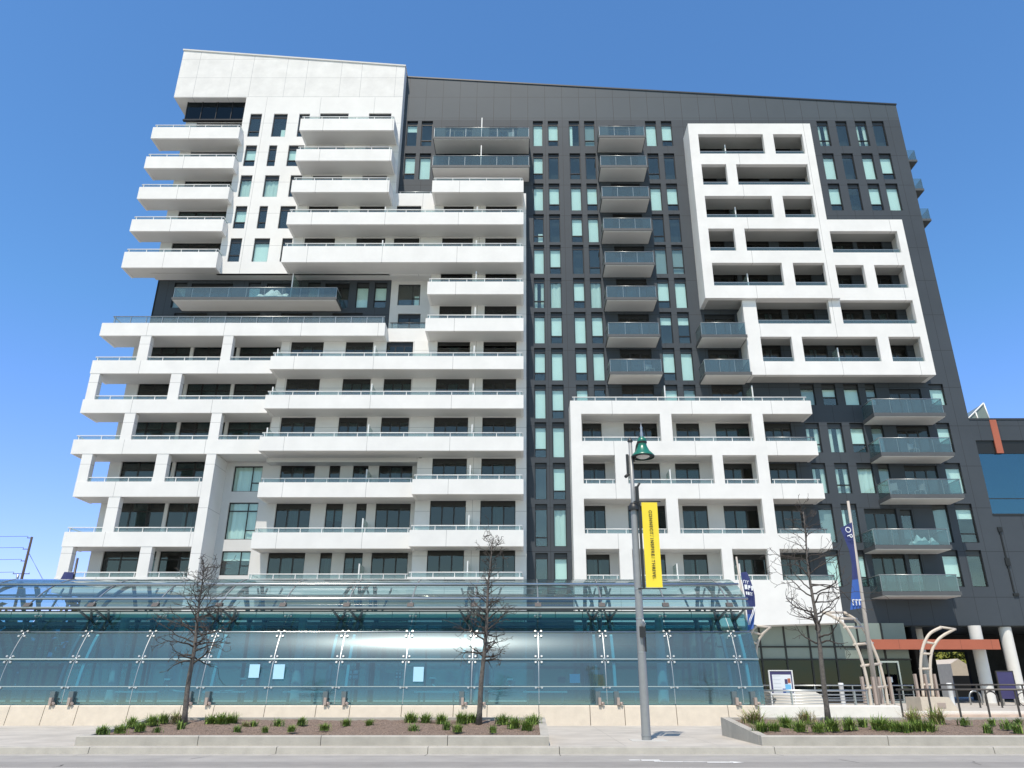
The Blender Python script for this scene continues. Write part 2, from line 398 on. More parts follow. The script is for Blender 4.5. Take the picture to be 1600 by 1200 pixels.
def build_windows():
    by = {}
    for wn in WINS: by.setdefault(wn[0], []).append(wn)
    for kind, lst in by.items():
        lst.sort(key=lambda q: q[3])
        rest = MB(), MB(), MB()
        for i, wn in enumerate(lst):
            if i < 99:
                F, P, B = MB(), MB(), MB(); win_shapes(*wn, F, P, B)
                f = F.build(NAMES[kind], tower); P.build('pane', f); B.build('curtain' if wn[6] in ('c', 'f', 'q') else 'blind', f)
            else:
                win_shapes(*wn, rest[0], rest[0], rest[0])
        if rest[0].v: rest[0].build(NAMES[kind], tower, kind='stuff')

# ---------------------------------------------------------------- balconies
def handrail(par, x0, x1, zt, Y, h=.3, m='rail_white', gm='rail_glass_clear', step=1.55, endL=None, endR=None):
    T = MB(); pts = []
    y = Y + .12
    if endL: pts.append((x0 + .1, endL, zt + h))
    pts += [(x0 + .1, y, zt + h), (x1 - .1, y, zt + h)]
    if endR: pts.append((x1 - .1, endR, zt + h))
    for a, b in zip(pts, pts[1:]): T.tube([a, b], .035, m, 6)
    n = max(1, round((x1 - x0) / step))
    for k in range(n + 1):
        x = x0 + .25 + (x1 - x0 - .5) * k / n; T.box(x - .02, x + .02, y - .02, y + .02, zt, zt + h, m)
    r = T.build('handrail', par)
    G = MB(); G.box(x0 + .12, x1 - .12, y + .03, y + .042, zt + .01, zt + h - .04, gm)
    if endR: G.box(x1 - .106, x1 - .094, y + .06, endR, zt + .01, zt + h - .04, gm)
    G.build('glass_panel', par)
def tray(x0, x1, z0, z1, Yf, Yb, rail=True, left=True, right=True, bev=None):
    """white solid-fronted balcony"""
    b = MB(); t = .16
    b.box(x0, x1, Yf, Yf + t, z0, z1, 'white_panel')
    xl, xr = x0 + (t if left else 0), x1 - (t if right else 0)
    if left: b.box(x0, x0 + t, Yf + t, Yb, z0, z1, 'white_panel')
    if right: b.box(x1 - t, x1, Yf + t, Yb, z0, z1, 'white_panel')
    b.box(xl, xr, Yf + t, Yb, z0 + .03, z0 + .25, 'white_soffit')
    o = b.build('balcony', tower)
    if rail: handrail(o, x0, x1, z1, Yf, endL=Yb if left else None, endR=Yb if right else None)
    return o
def screen(par, x, z0, z1, Ya, Yb):
    s = MB(); s.box(x - .04, x + .04, Ya, Ya + .06, z0, z1, 'rail_white'); s.box(x - .012, x + .012, Ya + .06, Yb, z0 + .1, z1, 'frost_glass'); s.build('privacy_screen', par)
def glass_balcony(x0, x1, zb, zs, zr, Yf, Yb, chamR=0.0, mid=False, rail='rail_glass'):
    """charcoal slab with pale soffit and a glass guard on three sides; a chamfered right end when chamR > 0"""
    s = MB()
    ring = [(x0, Yb), (x0, Yf), (x1 - chamR * .0, Yf), (x1, Yb)]
    s.prism(ring, zb + .05, zs, 'slab_dark', 'Z')
    ring2 = [(x0 + .06, Yb), (x0 + .06, Yf + .06), (x1 - .06, Yf + .06), (x1 - .06, Yb)]
    s.prism(ring2, zb, zb + .05, 'white_soffit', 'Z')
    o = s.build('balcony', tower)
    G = MB(); y = Yf + .07; xl, xr = x0 + .08, x1 - .08
    n = max(2, round((x1 - x0) / 1.3)); 
    for k in range(n):
        a, b = xl + (xr - xl) * k / n + .012, xl + (xr - xl) * (k + 1) / n - .012
        G.box(a, b, y, y + .012, zs + .02, zr, rail)
    G.box(xl, xl + .012, y + .03, Yb - .02, zs + .02, zr, rail); G.box(xr - .012, xr, y + .03, Yb - .02, zs + .02, zr, rail)
    G.build('glass_panel', o)
    T = MB(); T.tube([(xl, Yb - .02, zr + .02), (xl, y, zr + .02)], .028, 'rail_steel', 6); T.tube([(xl, y, zr + .02), (xr, y, zr + .02)], .028, 'rail_steel', 6); T.tube([(xr, y, zr + .02), (xr, Yb - .02, zr + .02)], .028, 'rail_steel', 6)
    for k in range(n + 1):
        a = xl + (xr - xl) * k / n; T.box(a - .018, a + .018, y + .02, y + .05, zs, zr, 'rail_steel')
    T.build('handrail', o)
    if mid: screen(o, (x0 + x1) / 2 if mid is True else mid, zs, zs + 2.1, Yf + .2, Yb)
    return o
def zpair(vt, vb, Y): return zz(vb, Y), zz(vt, Y)

# upper left corner stack
for vt, vb in ((198.6, 216), (244.5, 262.5), (292, 310.5), (342.6, 361), (393.5, 418)):
    z0, z1 = zpair(vt, vb, YC); tray(-30.2, -23.1, z0, z1, YC, 50.75)
# right stack on the white block
ru = [(185.4, 203.4), (233, 250.8), (281.4, 300)]
for vt, vb in ru:
    z0, z1 = zpair(vt, vb, YB); tray(-17.9, -10.36, z0, z1, YB, YW)
for vt, vb in ((331.5, 350.4), (384.6, 409.5)):
    z0, z1 = zpair(vt, vb, YB); o = tray(-17.9, 0, z0, z1, YB, YW, right=True)
    for x in (-10.6, -3.55): screen(o, x, z0 + .25, z1 + .75, YB + .35, YW)
z0, z1 = zpair(282, 300, YB); o = tray(-7.05, 0, z0, z1, YB, YW)
z0, z1 = zpair(440, 459.5, YB); o = tray(-7.0, 0, z0, z1, YB, YW); screen(o, -3.5, z0 + .25, z1 + 1.1, YB + .4, YW)
z0, z1 = zpair(497, 517, YB); o = tray(-7.0, 0, z0, z1, YB, YW); screen(o, -3.5, z0 + .25, z1 + 1.1, YB + .4, YW)
LBZ = []
for vt, vb in ((556.4, 576.5), (617, 638), (682, 704)):
    z0, z1 = zpair(vt, vb, YB); LBZ.append((z0, z1)); o = tray(-17.7, 0, z0, z1, YB, YW)
    for x in (-10.55, -3.5): screen(o, x, z0 + .25, z1 + 1.0, YB + .4, YW)
    screen(o, -17.45, z0 + .25, z1 + .8, YB + .5, YW)
for (lt, lb), (rt, rb) in (((754.5, 777), (748.5, 772)), ((831, 856.5), (828, 853.5)), ((904.5, 931), (901.5, 928))):
    z0, z1 = zpair(rt, rb, YB)
    LBZ.append((z0, z1))
    o = tray(-17.65, -7.3, z0, z1, 49.05, YD, right=False); screen(o, -10.6, z0 + .25, z1 + 1.0, 49.4, YD)
    o = tray(-7.3, 0, z0, z1, YB, YW); screen(o, -3.55, z0 + .25, z1 + 1.05, YB + .4, YW)
# left open corner frame
LF = [(504.5, 524.3, -30.5, -10.0), (563, 583.4, -30.55, -17.7), (624, 645, -30.6, -17.7), (686.6, 709, -30.6, -17.7), (752.4, 776, -29.8, -21.4), (831, 854, -29.8, -21.4), (901.5, 926, -29.8, -21.4)]
LFZ = []
for i, (vt, vb, xa, xb) in enumerate(LF):
    z0, z1 = zpair(vt, vb, YL); LFZ.append((z0, z1))
    o = tray(xa, xb, z0, z1, YL, YD, right=(i == 0), rail=(0 < i < 7))
    if i == 0: handrail(o, xa + .5, xb, z1, YL + .1, h=.62, m='rail_steel', gm='rail_glass_clear', step=1.2, endL=YD - .3)
def post(x0, x1, i, Y=YL):                                 # post between band i (above) and band i+1
    p = MB(); p.box(x0, x1, Y + .02, Y + .5, LFZ[i + 1][1], LFZ[i][0], 'white_wall'); p.build('column', tower)
for i, spans in enumerate((((-27.5, -26.75), (-21.55, -20.85)), ((-30.5, -29.85), (-24.8, -24.05)), ((-27.5, -26.75), (-21.5, -20.8)), ((-29.8, -29.1), (-24.75, -23.95)), ((-27.4, -26.65),), ((-29.75, -29.03), (-24.67, -23.94)))):
    for a, b in spans: post(a, b, i)
p = MB(); p.box(-21.4, -20.75, YL + .02, YD, GZ, LFZ[3][0], 'white_wall'); p.build('column', tower)
# ---------------------------------------------------------------- white walls and what opens in them
zcap = zz(152, YW)                                         # underside of the white roof block
def U(u, v, Y): return xx(u, v, Y)
# upper white wall: three columns of windows
wh = [zz(v, YW) for v in (177.6, 227.4, 273.6, 321.6, 372)]
wcols = [(zip(('d', 'm', 'f', 'm', 'd')), [(706, 766, 392, 512), (682, 740, 556, 665), (656, 716, 712, 825), (630, 690, 872, 990), (603, 663, 1040, 1163)]),
         (zip(('l', 'd', 'f', 'd', 'M')), [(828, 900, 392, 512), (803, 845, 556, 665), (782, 857, 712, 825), (753, 797, 872, 990), (727, 808, 1040, 1163)]),
         (zip(('d', 'm', 'd', 'd', 'd')), [(960, 1015, 392, 512), (905, 985, 556, 665), (915, 975, 712, 825), (862, 942, 872, 990), (872, 925, 1040, 1163)])]
for ks, rects in wcols:
    for (bl,), (a, b, c, d) in zip(ks, rects):
        v0, v1 = 60 + .3 * c, 60 + .3 * d; vm = v0
        x0, x1 = U(180 + .3 * a, vm, YW), U(180 + .3 * b, vm, YW)
        add_win('upper', 'B' if bl in 'dm' and x1 - x0 < 1.0 + .8 * (bl == 'm') else 'A', x0, x1, zz(v1, YW), zz(v0, YW), YW, None if bl == 'd' else bl)
# balcony doors on the white walls: (wall, plane, head v, floor z, spans in u, v of the span marks)
def doors(wall, Y, vh, zfl, spans, vm=None, kinds=None):
    h = zz(vh, Y)
    for k, (a, b) in enumerate(spans):
        x0, x1 = U(a, vm or vh + 8, Y), U(b, vm or vh + 8, Y)
        bl = random.choice([None, None, 'q', 'r', 'q', 'h'])
        add_win(wall, 'D', x0, x1, zfl, h, Y, bl)
fl = lambda vb, Y: zz(vb, Y) + .27
doors('upper', YW, 177, fl(203.4, YB), [(499.5, 544), (576, 611)])
doors('upper', YW, 227.5, fl(250.8, YB), [(493.5, 538.5), (570, 607.5)])
doors('upper', YW, 274, fl(300, YB), [(487.5, 534), (565.5, 604.5)])
doors('upper', YW, 321.5, fl(350.4, YB), [(481.5, 528), (561.6, 603)])
doors('upper', YW, 371.5, fl(409.5, YB), [(475, 523), (556.5, 601.5)])
doors('mid', YW, 321.5, fl(350.4, YB), [(619.5, 658), (693, 740), (759, 807.6)])
doors('mid', YW, 371.5, fl(409.5, YB), [(615, 655), (690.6, 738.6), (758, 807)])
doors('mid', YW, 424.5, fl(459.5, YB), [(688.5, 738), (758.4, 807)])
doors('mid', YW, 477.5, fl(517, YB), [(686.4, 736.5), (757, 807)])
doors('mid', YW, 533.6, LBZ[0][0] + .27, [(454.5, 505.5), (540, 583), (603.6, 645.6), (683.4, 734.4), (755.4, 807)])
doors('mid', YW, 591.5, LBZ[1][0] + .27, [(447, 499.5), (535, 579), (599.4, 642.6), (681, 733), (754, 806.4)])
doors('mid', YW, 652, LBZ[2][0] + .27, [(438.6, 493), (529, 573.6), (595.5, 639), (678, 731.4), (753.6, 806.4)])
doors('mid', YW, 716, LBZ[3][0] + .27, [(675.5, 729.5), (752, 806)])
doors('mid', YW, 782, LBZ[4][0] + .27, [(672, 728), (750.5, 805.4)])
doors('mid', YW, 859.5, LBZ[5][0] + .27, [(667.4, 725), (749, 805)])
doors('deep', YD, 722, LBZ[3][0] + .27, [(437.6, 491.6), (514, 531), (551, 575), (591.5, 644)], 740)
doors('deep', YD, 786.6, LBZ[4][0] + .27, [(431, 485.6), (509, 536), (556.4, 572.6), (587, 641.6)])
doors('deep', YD, 862.5, LBZ[5][0] + .27, [(419, 476.6), (500, 518.6), (538, 566.6), (580.4, 637.4)])
for (a, b, v0, v1, bl) in ((365.5, 410, 728, 768, 'f'), (357, 403, 785, 843, 'f'), (346, 391, 861, 899, 'h')):
    add_win('deep', 'W', U(a, v0 + 8, YD), U(b, v0 + 8, YD), zz(v1, YD), zz(v0, YD), YD, bl)
for (a, b, v0, v1, k, bl) in ((622.5, 657, 444, 477, 'W', 'l'), (621.5, 657, 490, 520, 'D', 'r')):
    add_win('nook', k, U(a, v0 + 6, YD), U(b, v0 + 6, YD), zz(v1, YD), zz(v0, YD), YD, bl)
# low floor behind the glass station
for x in (-16.6, -13.2, -9.6, -5.2, -2.0): add_win('mid' if x > -7 else 'deep', 'W', x, x + 2.1, 3.0, 5.5, YW if x > -7 else YD, None)

Wm = MB(); 
ztopM = zz(302, YW)
holed(Wm, -23.4, -10.2, zz(427.5, YW), zcap, YW, HOLES['upper'], 'white_wall')
Wm.face([(-23.4, YW, zz(427.5, YW)), (-23.4, YD + .2, zz(427.5, YW)), (-10.2, YD + .2, zz(427.5, YW)), (-10.2, YW, zz(427.5, YW))], 'white_soffit')
Wm.build('wall', tower)
Rt = MB(); zA, zB = zz(104, YW), zz(79, YW)
Rt.prism([(-29.55, zcap), (-10.2, zcap), (-10.2, zA), (-29.55, zB)], YW, 71, 'white_cap'); cap = Rt.build('roof_block', tower)
Cp = MB(); Cp.prism([(-29.62, zB), (-10.14, zA), (-10.14, zA + .14), (-29.62, zB + .14)], YW - .07, 71.05, 'white_soffit'); Cp.build('coping', cap)
s = MB(); s.box(-10.45, -10.2, YW + .26, 71, ztopM, zcap, 'white_wall'); s.build('side_wall', tower)
# penthouse glass in the corner recess
s = MB(); zp0, zp1 = zz(187, YW + .6), zcap
s.box(-28.6, -23.41, YW + .6, YW + .66, zp0, zp1, 'store_glass'); s.box(-28.7, -23.41, YW + .5, YW + .73, zp0 - .14, zp0, 'frame_black')
for k in range(5): s.box(-28.6 + 1.28 * k, -28.54 + 1.28 * k, YW + .55, YW + .6, zp0, zp1, 'frame_black')
s.build('penthouse_glazing', tower)
# corner flats behind the upper left balconies
zrow = [zz(v, YC) for v in (216, 262.5, 310.5, 361, 418)]
for i, z in enumerate(zrow):
    zt = (zrow[i - 1] if i else zp0 - .14) - .02
    add_win('corner', 'G', -27.6, -23.55, z + .27, zt, 50.75, random.choice([None, 'r', 'h']))
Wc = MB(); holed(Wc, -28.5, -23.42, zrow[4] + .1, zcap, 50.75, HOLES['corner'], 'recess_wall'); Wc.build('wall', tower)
# middle white wall
zM0, zR5 = GZ, zz(409.5, YB)
Wm = MB()
holed(Wm, -10.195, .2, zR5, ztopM, YW, HOLES['mid'], 'white_wall')
holed(Wm, -7.0, .2, LBZ[0][1] + 1.6, zR5, YW, HOLES['mid'], 'white_wall')
zt1 = zz(532.8, YW)
holed(Wm, -17.7, -7.0, LBZ[2][0] + .3, zt1, YW, HOLES['mid'], 'white_wall')
holed(Wm, -7.0, .2, LBZ[2][0], LBZ[0][1] + 1.6, YW, HOLES['mid'], 'white_wall')
holed(Wm, -7.3, .2, GZ, LBZ[2][0], YW, HOLES['mid'], 'white_wall')
Wm.box(-10.0, -7.0, YW + .02, YW + .25, zt1, zz(513, YW), 'white_panel')          # little terrace wall
Wm.box(-17.69, -17.45, YW + .26, YD + .6, LBZ[2][0], zt1, 'white_wall')
Wm.box(-7.3, -7.06, YW + .26, YD + .6, GZ, LBZ[2][0], 'white_wall'); Wm.box(-7.0, -6.8, YW + .26, YD + .6, zt1, zR5, 'white_wall')
Wm.box(-.04, .2, YW + .26, YD + .6, GZ, ztopM - .3, 'white_wall')
Wm.build('wall', tower)
t = MB(); t.box(-10.0, -7.0, YW + .3, YD, zt1 - .2, zt1, 'white_soffit'); ter = t.build('terrace', tower); handrail(ter, -10.0, -7.0, zz(513, YW), YW + .1, h=.55, m='rail_dark', gm='rail_glass_clear')
t = MB(); t.box(-10.18, -7.1, YW + .3, YD, ztopM - .7, ztopM - .5, 'white_soffit'); ter = t.build('terrace', tower); handrail(ter, -10.1, -7.2, ztopM, YW + .1, h=.3, m='rail_steel')
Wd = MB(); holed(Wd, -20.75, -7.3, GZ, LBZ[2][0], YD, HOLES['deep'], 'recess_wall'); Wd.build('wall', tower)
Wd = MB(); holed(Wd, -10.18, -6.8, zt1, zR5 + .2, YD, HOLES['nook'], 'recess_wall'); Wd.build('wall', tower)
# left glazed walls
rows = [(540.5, 1, -28.1, -18.0), (597.5, 2, -28.1, -18.0), (658, 3, -28.1, -18.0), (719.2, 4, -28.15, -21.6), (784.5, 5, -28.15, -21.6), (859.5, 6, -28.15, -21.6)]
for vh, bi, a, b in rows:
    z0, z1 = LFZ[bi][0] + .27, zz(vh, YD)
    cuts = [a, a + (b - a) * .34, a + (b - a) * .68, b] if b - a > 8 else [a, a + (b - a) * .56, b]
    for k, (p, q) in enumerate(zip(cuts, cuts[1:])):
        add_win('left', 'G', p + (.12 if k else 0), q - .12, z0, z1, YD, random.choice([None, 'r', 'q', 'h', 'g']))
Wl = MB(); holed(Wl, -29.0, -17.7, LFZ[3][0], LFZ[0][0] + .2, YD, HOLES['left'], 'recess_wall'); holed(Wl, -29.0, -20.75, GZ, LFZ[3][0], YD, HOLES['left'], 'recess_wall')
Wl.build('wall', tower)
s = MB(); s.box(-29.0, -28.7, YD + .26, 71, GZ, LFZ[0][0] + .5, 'white_wall'); s.build('side_wall', tower)

# ---------------------------------------------------------------- charcoal walls
zhead = [zz(v, YD) for v in (189, 239.4, 286.5, 334.5, 382.5, 434, 487.4, 543.5, 601, 659.6, 723, 787.5, 864)]
cols = {'c1': (-9.87, -8.95), 'c2': (-8.63, -7.68), 'c3': (.79, 1.63), 'c4': (2.05, 2.93), 'c5': (3.83, 4.71), 'c6': (5.13, 6.01), 'c7': (10.3, 11.22), 'c8': (11.64, 12.54), 'r1': (24.85, 25.8), 'r2': (26.45, 27.4), 'r3': (28.1, 29.05), 'r4': (29.55, 30.55)}
BL = {'c1': 'hm', 'c2': 'dM', 'c3': 'MmMlMcMmMmddd', 'c4': 'mdmdMfmMmMmfM', 'c5': 'sdMmdmMmm', 'c6': 'gdmMdfmMd', 'c7': 'MdMdgmhmm', 'c8': 'mdmdgMhMg', 'r1': 'cMm', 'r2': 'ddd', 'r3': 'cMm', 'r4': 'dmM'}
AB = {'c1': 'AB', 'c2': 'BA', 'c3': 'ABABABABABABA', 'c4': 'BABABABABABAB', 'c5': 'ABABABABA', 'c6': 'BABABABAB', 'c7': 'ABABABABA', 'c8': 'BABABABAB', 'r1': 'BAB', 'r2': 'AAA', 'r3': 'BAB', 'r4': 'ABA'}
for c, (a, b) in cols.items():
    for i, bl in enumerate(BL[c]):
        z1 = zhead[i]; ht = 2.62 if i < 11 else 2.9
        k = AB[c][i]; bl = None if bl == 'd' else bl
        if bl == 'M' and k == 'B': bl = 'm'
        add_win('dark', k, a, b, z1 - ht, z1, YD, bl)
low = [(607, 633, [(1252, 1274, 'A', 'g'), (1285.6, 1307.5, 'B', 'm'), (1320, 1343.5, 'A', 'M'), (1354, 1370, 'B', 'g'), (1454, 1477, 'A', 'M')]),
       (668, 707, [(1260, 1282, 'B', 'c'), (1295, 1318, 'A', 'c'), (1330, 1352, 'B', 'm'), (1363, 1382, 'A', 'g'), (1466, 1487, 'B', 'm')]),
       (731, 771, [(1270, 1292, 'A', 'c'), (1306, 1328, 'B', 'c'), (1341, 1366, 'A', 'f'), (1374, 1392, 'B', 'g'), (1479, 1504, 'A', 'M')]),
       (795, 848, [(1280, 1303, 'A', 'g'), (1316, 1341, 'A', 's'), (1459, 1483, 'A', 'g'), (1495, 1522, 'B', 'h')]),
       (868, 917, [(1291, 1312, 'A', 'M'), (1342.5, 1353, 'B', 'm'), (1474, 1500, 'B', 'm'), (1513, 1537, 'A', None)])]
for v0, v1, L in low:
    for a, b, k, bl in L: add_win('dark', k, U(a, v0 + 12, YD), U(b, v0 + 12, YD), zz(v1, YD), zz(v0, YD) + .36, YD, bl)
# doors behind the charcoal balconies
def bdoor(x0, x1, zfl, h=2.5): add_win('dark', 'D', x0, x1, zfl, zfl + h, YD, random.choice([None, 'q', 'r', 'q']))
B2 = [(215.4, 197), (262, 243.6), (311, 290), (361, 341), (414.5, 393.5), (469, 446.6), (527, 501.5), (585.5, 560)]
for vb, vr in B2:
    zb = zz(vb, YK); bdoor(7.15, 9.5, zb + .3); glass_balcony(6.1, 9.9, zb, zb + .26, zb + 1.2, YK, YD)
z = zhead[8]; bdoor(7.15, 9.5, z - 2.5)
for vb, vr in ((217.5, 198), (262, 244)):
    zb = zz(vb, YK); bdoor(-6.6, -4.3, zb + .3); bdoor(-2.9, -.5, zb + .3); glass_balcony(-7.34, .5, zb, zb + .26, zb + 1.2, YK, YD, mid=True)
for vb, vr in ((527.5, 502.5), (586, 560)):
    zb = zz(vb, YK); bdoor(13.7, 16.0, zb + .3); glass_balcony(12.85, 16.2, zb, zb + .26, zb + 1.22, YK, YD)
bdoor(13.7, 16.0, zhead[8] - 2.5)
for vb, a, b, lo in ((651, 24.3, 29.3, 0), (713, 24.3, 29.3, 0), (779, 24.4, 29.35, 0), (858.6, 22.8, 27.8, 1), (931.5, 22.75, 27.8, 1)):
    zb = zz(vb, YK); glass_balcony(a, b, zb, zb + .3, zb + 1.32, YK, YD, rail='rail_glass')
    if not lo: bdoor(26.6, 28.9, zb + .32, 2.45)
    else: bdoor(23.3, 25.5, zb + .32, 2.75); add_win('dark', 'A', 25.75, 26.55, zb + .6, zb + 3.0, YD, None)
# upper right white grid: recessed doors
def gz(v, Y=YG1): return zz(v, Y)
PA, PB = [(14.17, 19.42), (20.25, 22.62)], [(14.17, 16.15), (16.94, 22.64)]
open1 = [(209.5, 240, PA), (256.5, 288.5, PB), (306, 339.5, PA), (357, 391.5, PB), (410.5, 446, PA)]
H1 = [(a, b, gz(vb), gz(vt)) for vt, vb, P in open1 for a, b in P]
H2 = [(23.6, 28.8, gz(394.5, YG2), gz(361, YG2)), (23.56, 25.7, gz(449.6, YG2), gz(414, YG2)), (26.5, 28.8, gz(449.6, YG2), gz(414, YG2))]
H3 = [(a, b, gz(vb, YG2), gz(vt, YG2)) for vt, vb, P in ((469, 505.5, [(17.2, 22.58), (23.43, 28.84)]), (526, 564.5, [(17.2, 19.46), (20.2, 25.7), (26.5, 28.82)])) for a, b in P]
for a, b, c, d in H1 + H2 + H3:
    zf = c - .45
    if b - a > 4: bdoor(a + .5, a + 2.4, zf, 2.5); bdoor(b - 2.5, b - .5, zf, 2.5)
    else: bdoor(a + .3, b - .3, zf, 2.5)
def frame_wall(x0, x1, z0, z1, Y, H, sides, name='white_frame'):
    g = MB(); holed(g, x0, x1, z0, z1, Y, H, 'white_panel', depth=.38, back=True)
    for sx, za, zb in sides: g.box(min(sx, sx + (.3 if sx == x0 else -.3)), max(sx, sx + (.3 if sx == x0 else -.3)), Y + .381, YD, za, zb, 'white_panel')
    return g.build(name, tower)
z1t, z1b = gz(193), gz(465.5); z2t, z2b = gz(343, YG2), gz(469, YG2); z3b = gz(585.5, YG2)
f1 = frame_wall(13.42, 23.4, z1b, z1t, YG1, H1, [(13.42, z1b, z1t), (23.4, z2t + .01, z1t)])
f2 = frame_wall(23.402, 29.37, z2b, z2t, YG2, H2, [(29.37, z2b, z2t)])
f3 = frame_wall(16.2, 29.37, z3b, z2b - .002, YG2, H3, [(16.2, z3b, z2b - .3), (29.37, z3b, z2b - .003)])
def floors(vs, x0, x1, Y, dz=.0):
    for v in vs:
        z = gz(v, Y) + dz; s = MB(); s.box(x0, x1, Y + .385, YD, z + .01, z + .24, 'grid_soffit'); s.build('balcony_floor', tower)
floors((209.5, 256.5, 306, 357, 410.5, 465.5), 13.73, 23.09, YG1)
floors((361, 414), 23.405, 29.06, YG2); floors((469,), 23.405, 29.06, YG2); floors((526, 585.5), 16.51, 29.06, YG2)
for (x, v, Y) in ((16.4, 240, YG1), (16.6, 339.5, YG1), (16.9, 446, YG1), (22.9, 564.5, YG2)):
    z = gz(v, Y); screen(f1 if Y == YG1 else f3, x, z - .6, z + 1.3, Y + .5, YD)
for H, f, Y in ((H1, f1, YG1), (H2, f2, YG2), (H3, f3, YG2)):
    g = MB()
    for a, b, c, d in H: g.box(a + .01, b - .01, Y + .16, Y + .172, c + .01, c + .33, 'rail_glass'); g.box(a + .01, b - .01, Y + .15, Y + .185, c + .33, c + .37, 'rail_steel')
    g.build('glass_panel', f)
# lower white grid
YG = YG3; PA3, PB3 = [(4.0, 9.45), (10.24, 15.82)], [(4.03, 6.2), (7.02, 12.82), (13.5, 15.8)]
bm = [(626, 646.5), (689, 711), (755.4, 779), (833.4, 857.4), (906, 928)]
bz = [(gz(b, YG), gz(t, YG)) for t, b in bm]
H4 = [(a, b, bz[i + 1][1], bz[i][0]) for i, P in enumerate((PA3, PB3, PA3, PB3)) for a, b in P]
g = MB(); zlow = gz(986, YG)
holed(g, 3.25, 16.57, bz[4][1] - .02, bz[0][1], YG, H4, 'white_panel', depth=.38, back=True)
g.box(3.25, 3.55, YG + .381, YD, bz[4][1], bz[0][1], 'white_panel')
g.prism([(3.25, zlow), (20.05, gz(973, YG)), (20.05, bz[4][1] - .022), (3.25, bz[4][1] - .022)], YG, YD - .02, 'white_panel')
f4 = g.build('white_frame', tower)
for i in range(4):
    z0, z1 = bz[i]
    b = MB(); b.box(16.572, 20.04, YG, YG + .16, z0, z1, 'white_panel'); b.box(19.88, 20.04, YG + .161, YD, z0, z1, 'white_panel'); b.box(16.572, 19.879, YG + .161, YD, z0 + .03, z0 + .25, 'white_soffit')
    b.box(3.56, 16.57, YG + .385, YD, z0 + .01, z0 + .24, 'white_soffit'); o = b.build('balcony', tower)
    if i == 0: handrail(o, 3.3, 19.9, z1, YG, endR=YD); screen(o, 10.0, z1 - .6, z1 + 1.3, YG + .4, YD); screen(o, 16.2, z1 - .6, z1 + 1.3, YG + .4, YD)
    else: handrail(o, 16.6, 20.0, z1, YG, endR=YD, m='rail_white' if i in (2,) else 'rail_steel')
b = MB(); z1 = bz[4][1]; handrail(f4, 16.6, 20.0, z1, YG, endR=YD, m='rail_steel')
for a, b_, c, d in H4: handrail(f4, a - .05, b_ + .05, c, YG, step=1.4)
for i, x in ((1, 9.95), (3, 9.95), (3, 14.0)): screen(f4, x, bz[i + 1][1] - .6, bz[i + 1][1] + 1.1, YG + .45, YD)
gd = [(0, 670, [(4.2, 5.57), (7.15, 9.54), (10.89, 12.55), (13.7, 16.1), (17.2, 19.1)]), (1, 735, [(4.18, 5.72), (7.6, 9.54), (10.6, 12.3), (14.0, 16.0), (17.2, 19.1)]),
      (2, 805, [(4.17, 5.6), (7.14, 9.7), (10.88, 12.6), (13.7, 16.06), (17.1, 19.05)]), (3, 880, [(4.2, 5.76), (8.07, 9.5), (10.67, 12.3), (14.04, 16.2), (17.2, 19.1)])]
for i, _, L in gd:
    zf = bz[i + 1][0] + .27; zt = bz[i][0] - .02
    for a, b in L: add_win('grid' if b < 16.3 else 'dark', 'D', a, b, zf, zt - .05, YD, random.choice([None, 'q', 'q', 'r', 'h']))
g = MB(); holed(g, 3.3, 16.35, bz[4][1] - 2, bz[0][0] + .2, YD, HOLES['grid'], 'recess_wall'); g.build('wall', tower)
# glazing of the dark recess below the white block, with its own long glass balcony
zr0, zr1 = zz(524.3, YD) - .2, zz(441, YD)
zb = zz(468.5, YK); glass_balcony(-26.0, -13.8, zb, zb + .24, zb + 1.05, YK, YD, mid=-17.3)
for x, k, bl in ((-26.9, 'A', 'g'), (-21.2, 'A', 'M'), (-16.6, 'A', 'g'), (-11.75 - 1.1, 'A', 'm'), (-11.0 - .45, 'B', 'm')):
    add_win('recess', k, x, x + .95, zb + .3, zr1 - .02, YD, bl)
for a, b in ((-25.6, -22.4), (-19.8, -17.6), (-15.3, -13.4)): add_win('recess', 'D', a, b, zb + .26, zr1 - .1, YD, random.choice(['q', 'r']))
for a, b in ((-26.5, -24.0), (-22.5, -20), (-18.4, -16), (-14.5, -12.2)): add_win('recess', 'D', a, b, zr0 + .9, zb - .15, YD, None)
g = MB(); holed(g, -28.1, -10.2, zr0, zr1 + .5, YD, HOLES['recess'], 'dark_panel'); g.box(-28.1, -27.9, YD + .26, 71, zr0, zr1 + 1, 'dark_panel'); g.build('wall', tower)
# soffit over that recess
g = MB(); g.box(-28.4, -23.42, YW, YD, zz(418, YC) - .02, zz(418, YC) + .0, 'white_soffit'); g.build('soffit', tower)
g = MB(); g.box(-10.18, -6.8, YW + .26, YD, zR5, zR5 + .2, 'white_soffit'); g.build('soffit', tower)
g = MB(); g.box(-17.69, -7.31, YW, YD, LBZ[2][0] - .28, LBZ[2][0] + .3, 'white_soffit'); g.build('soffit', tower)

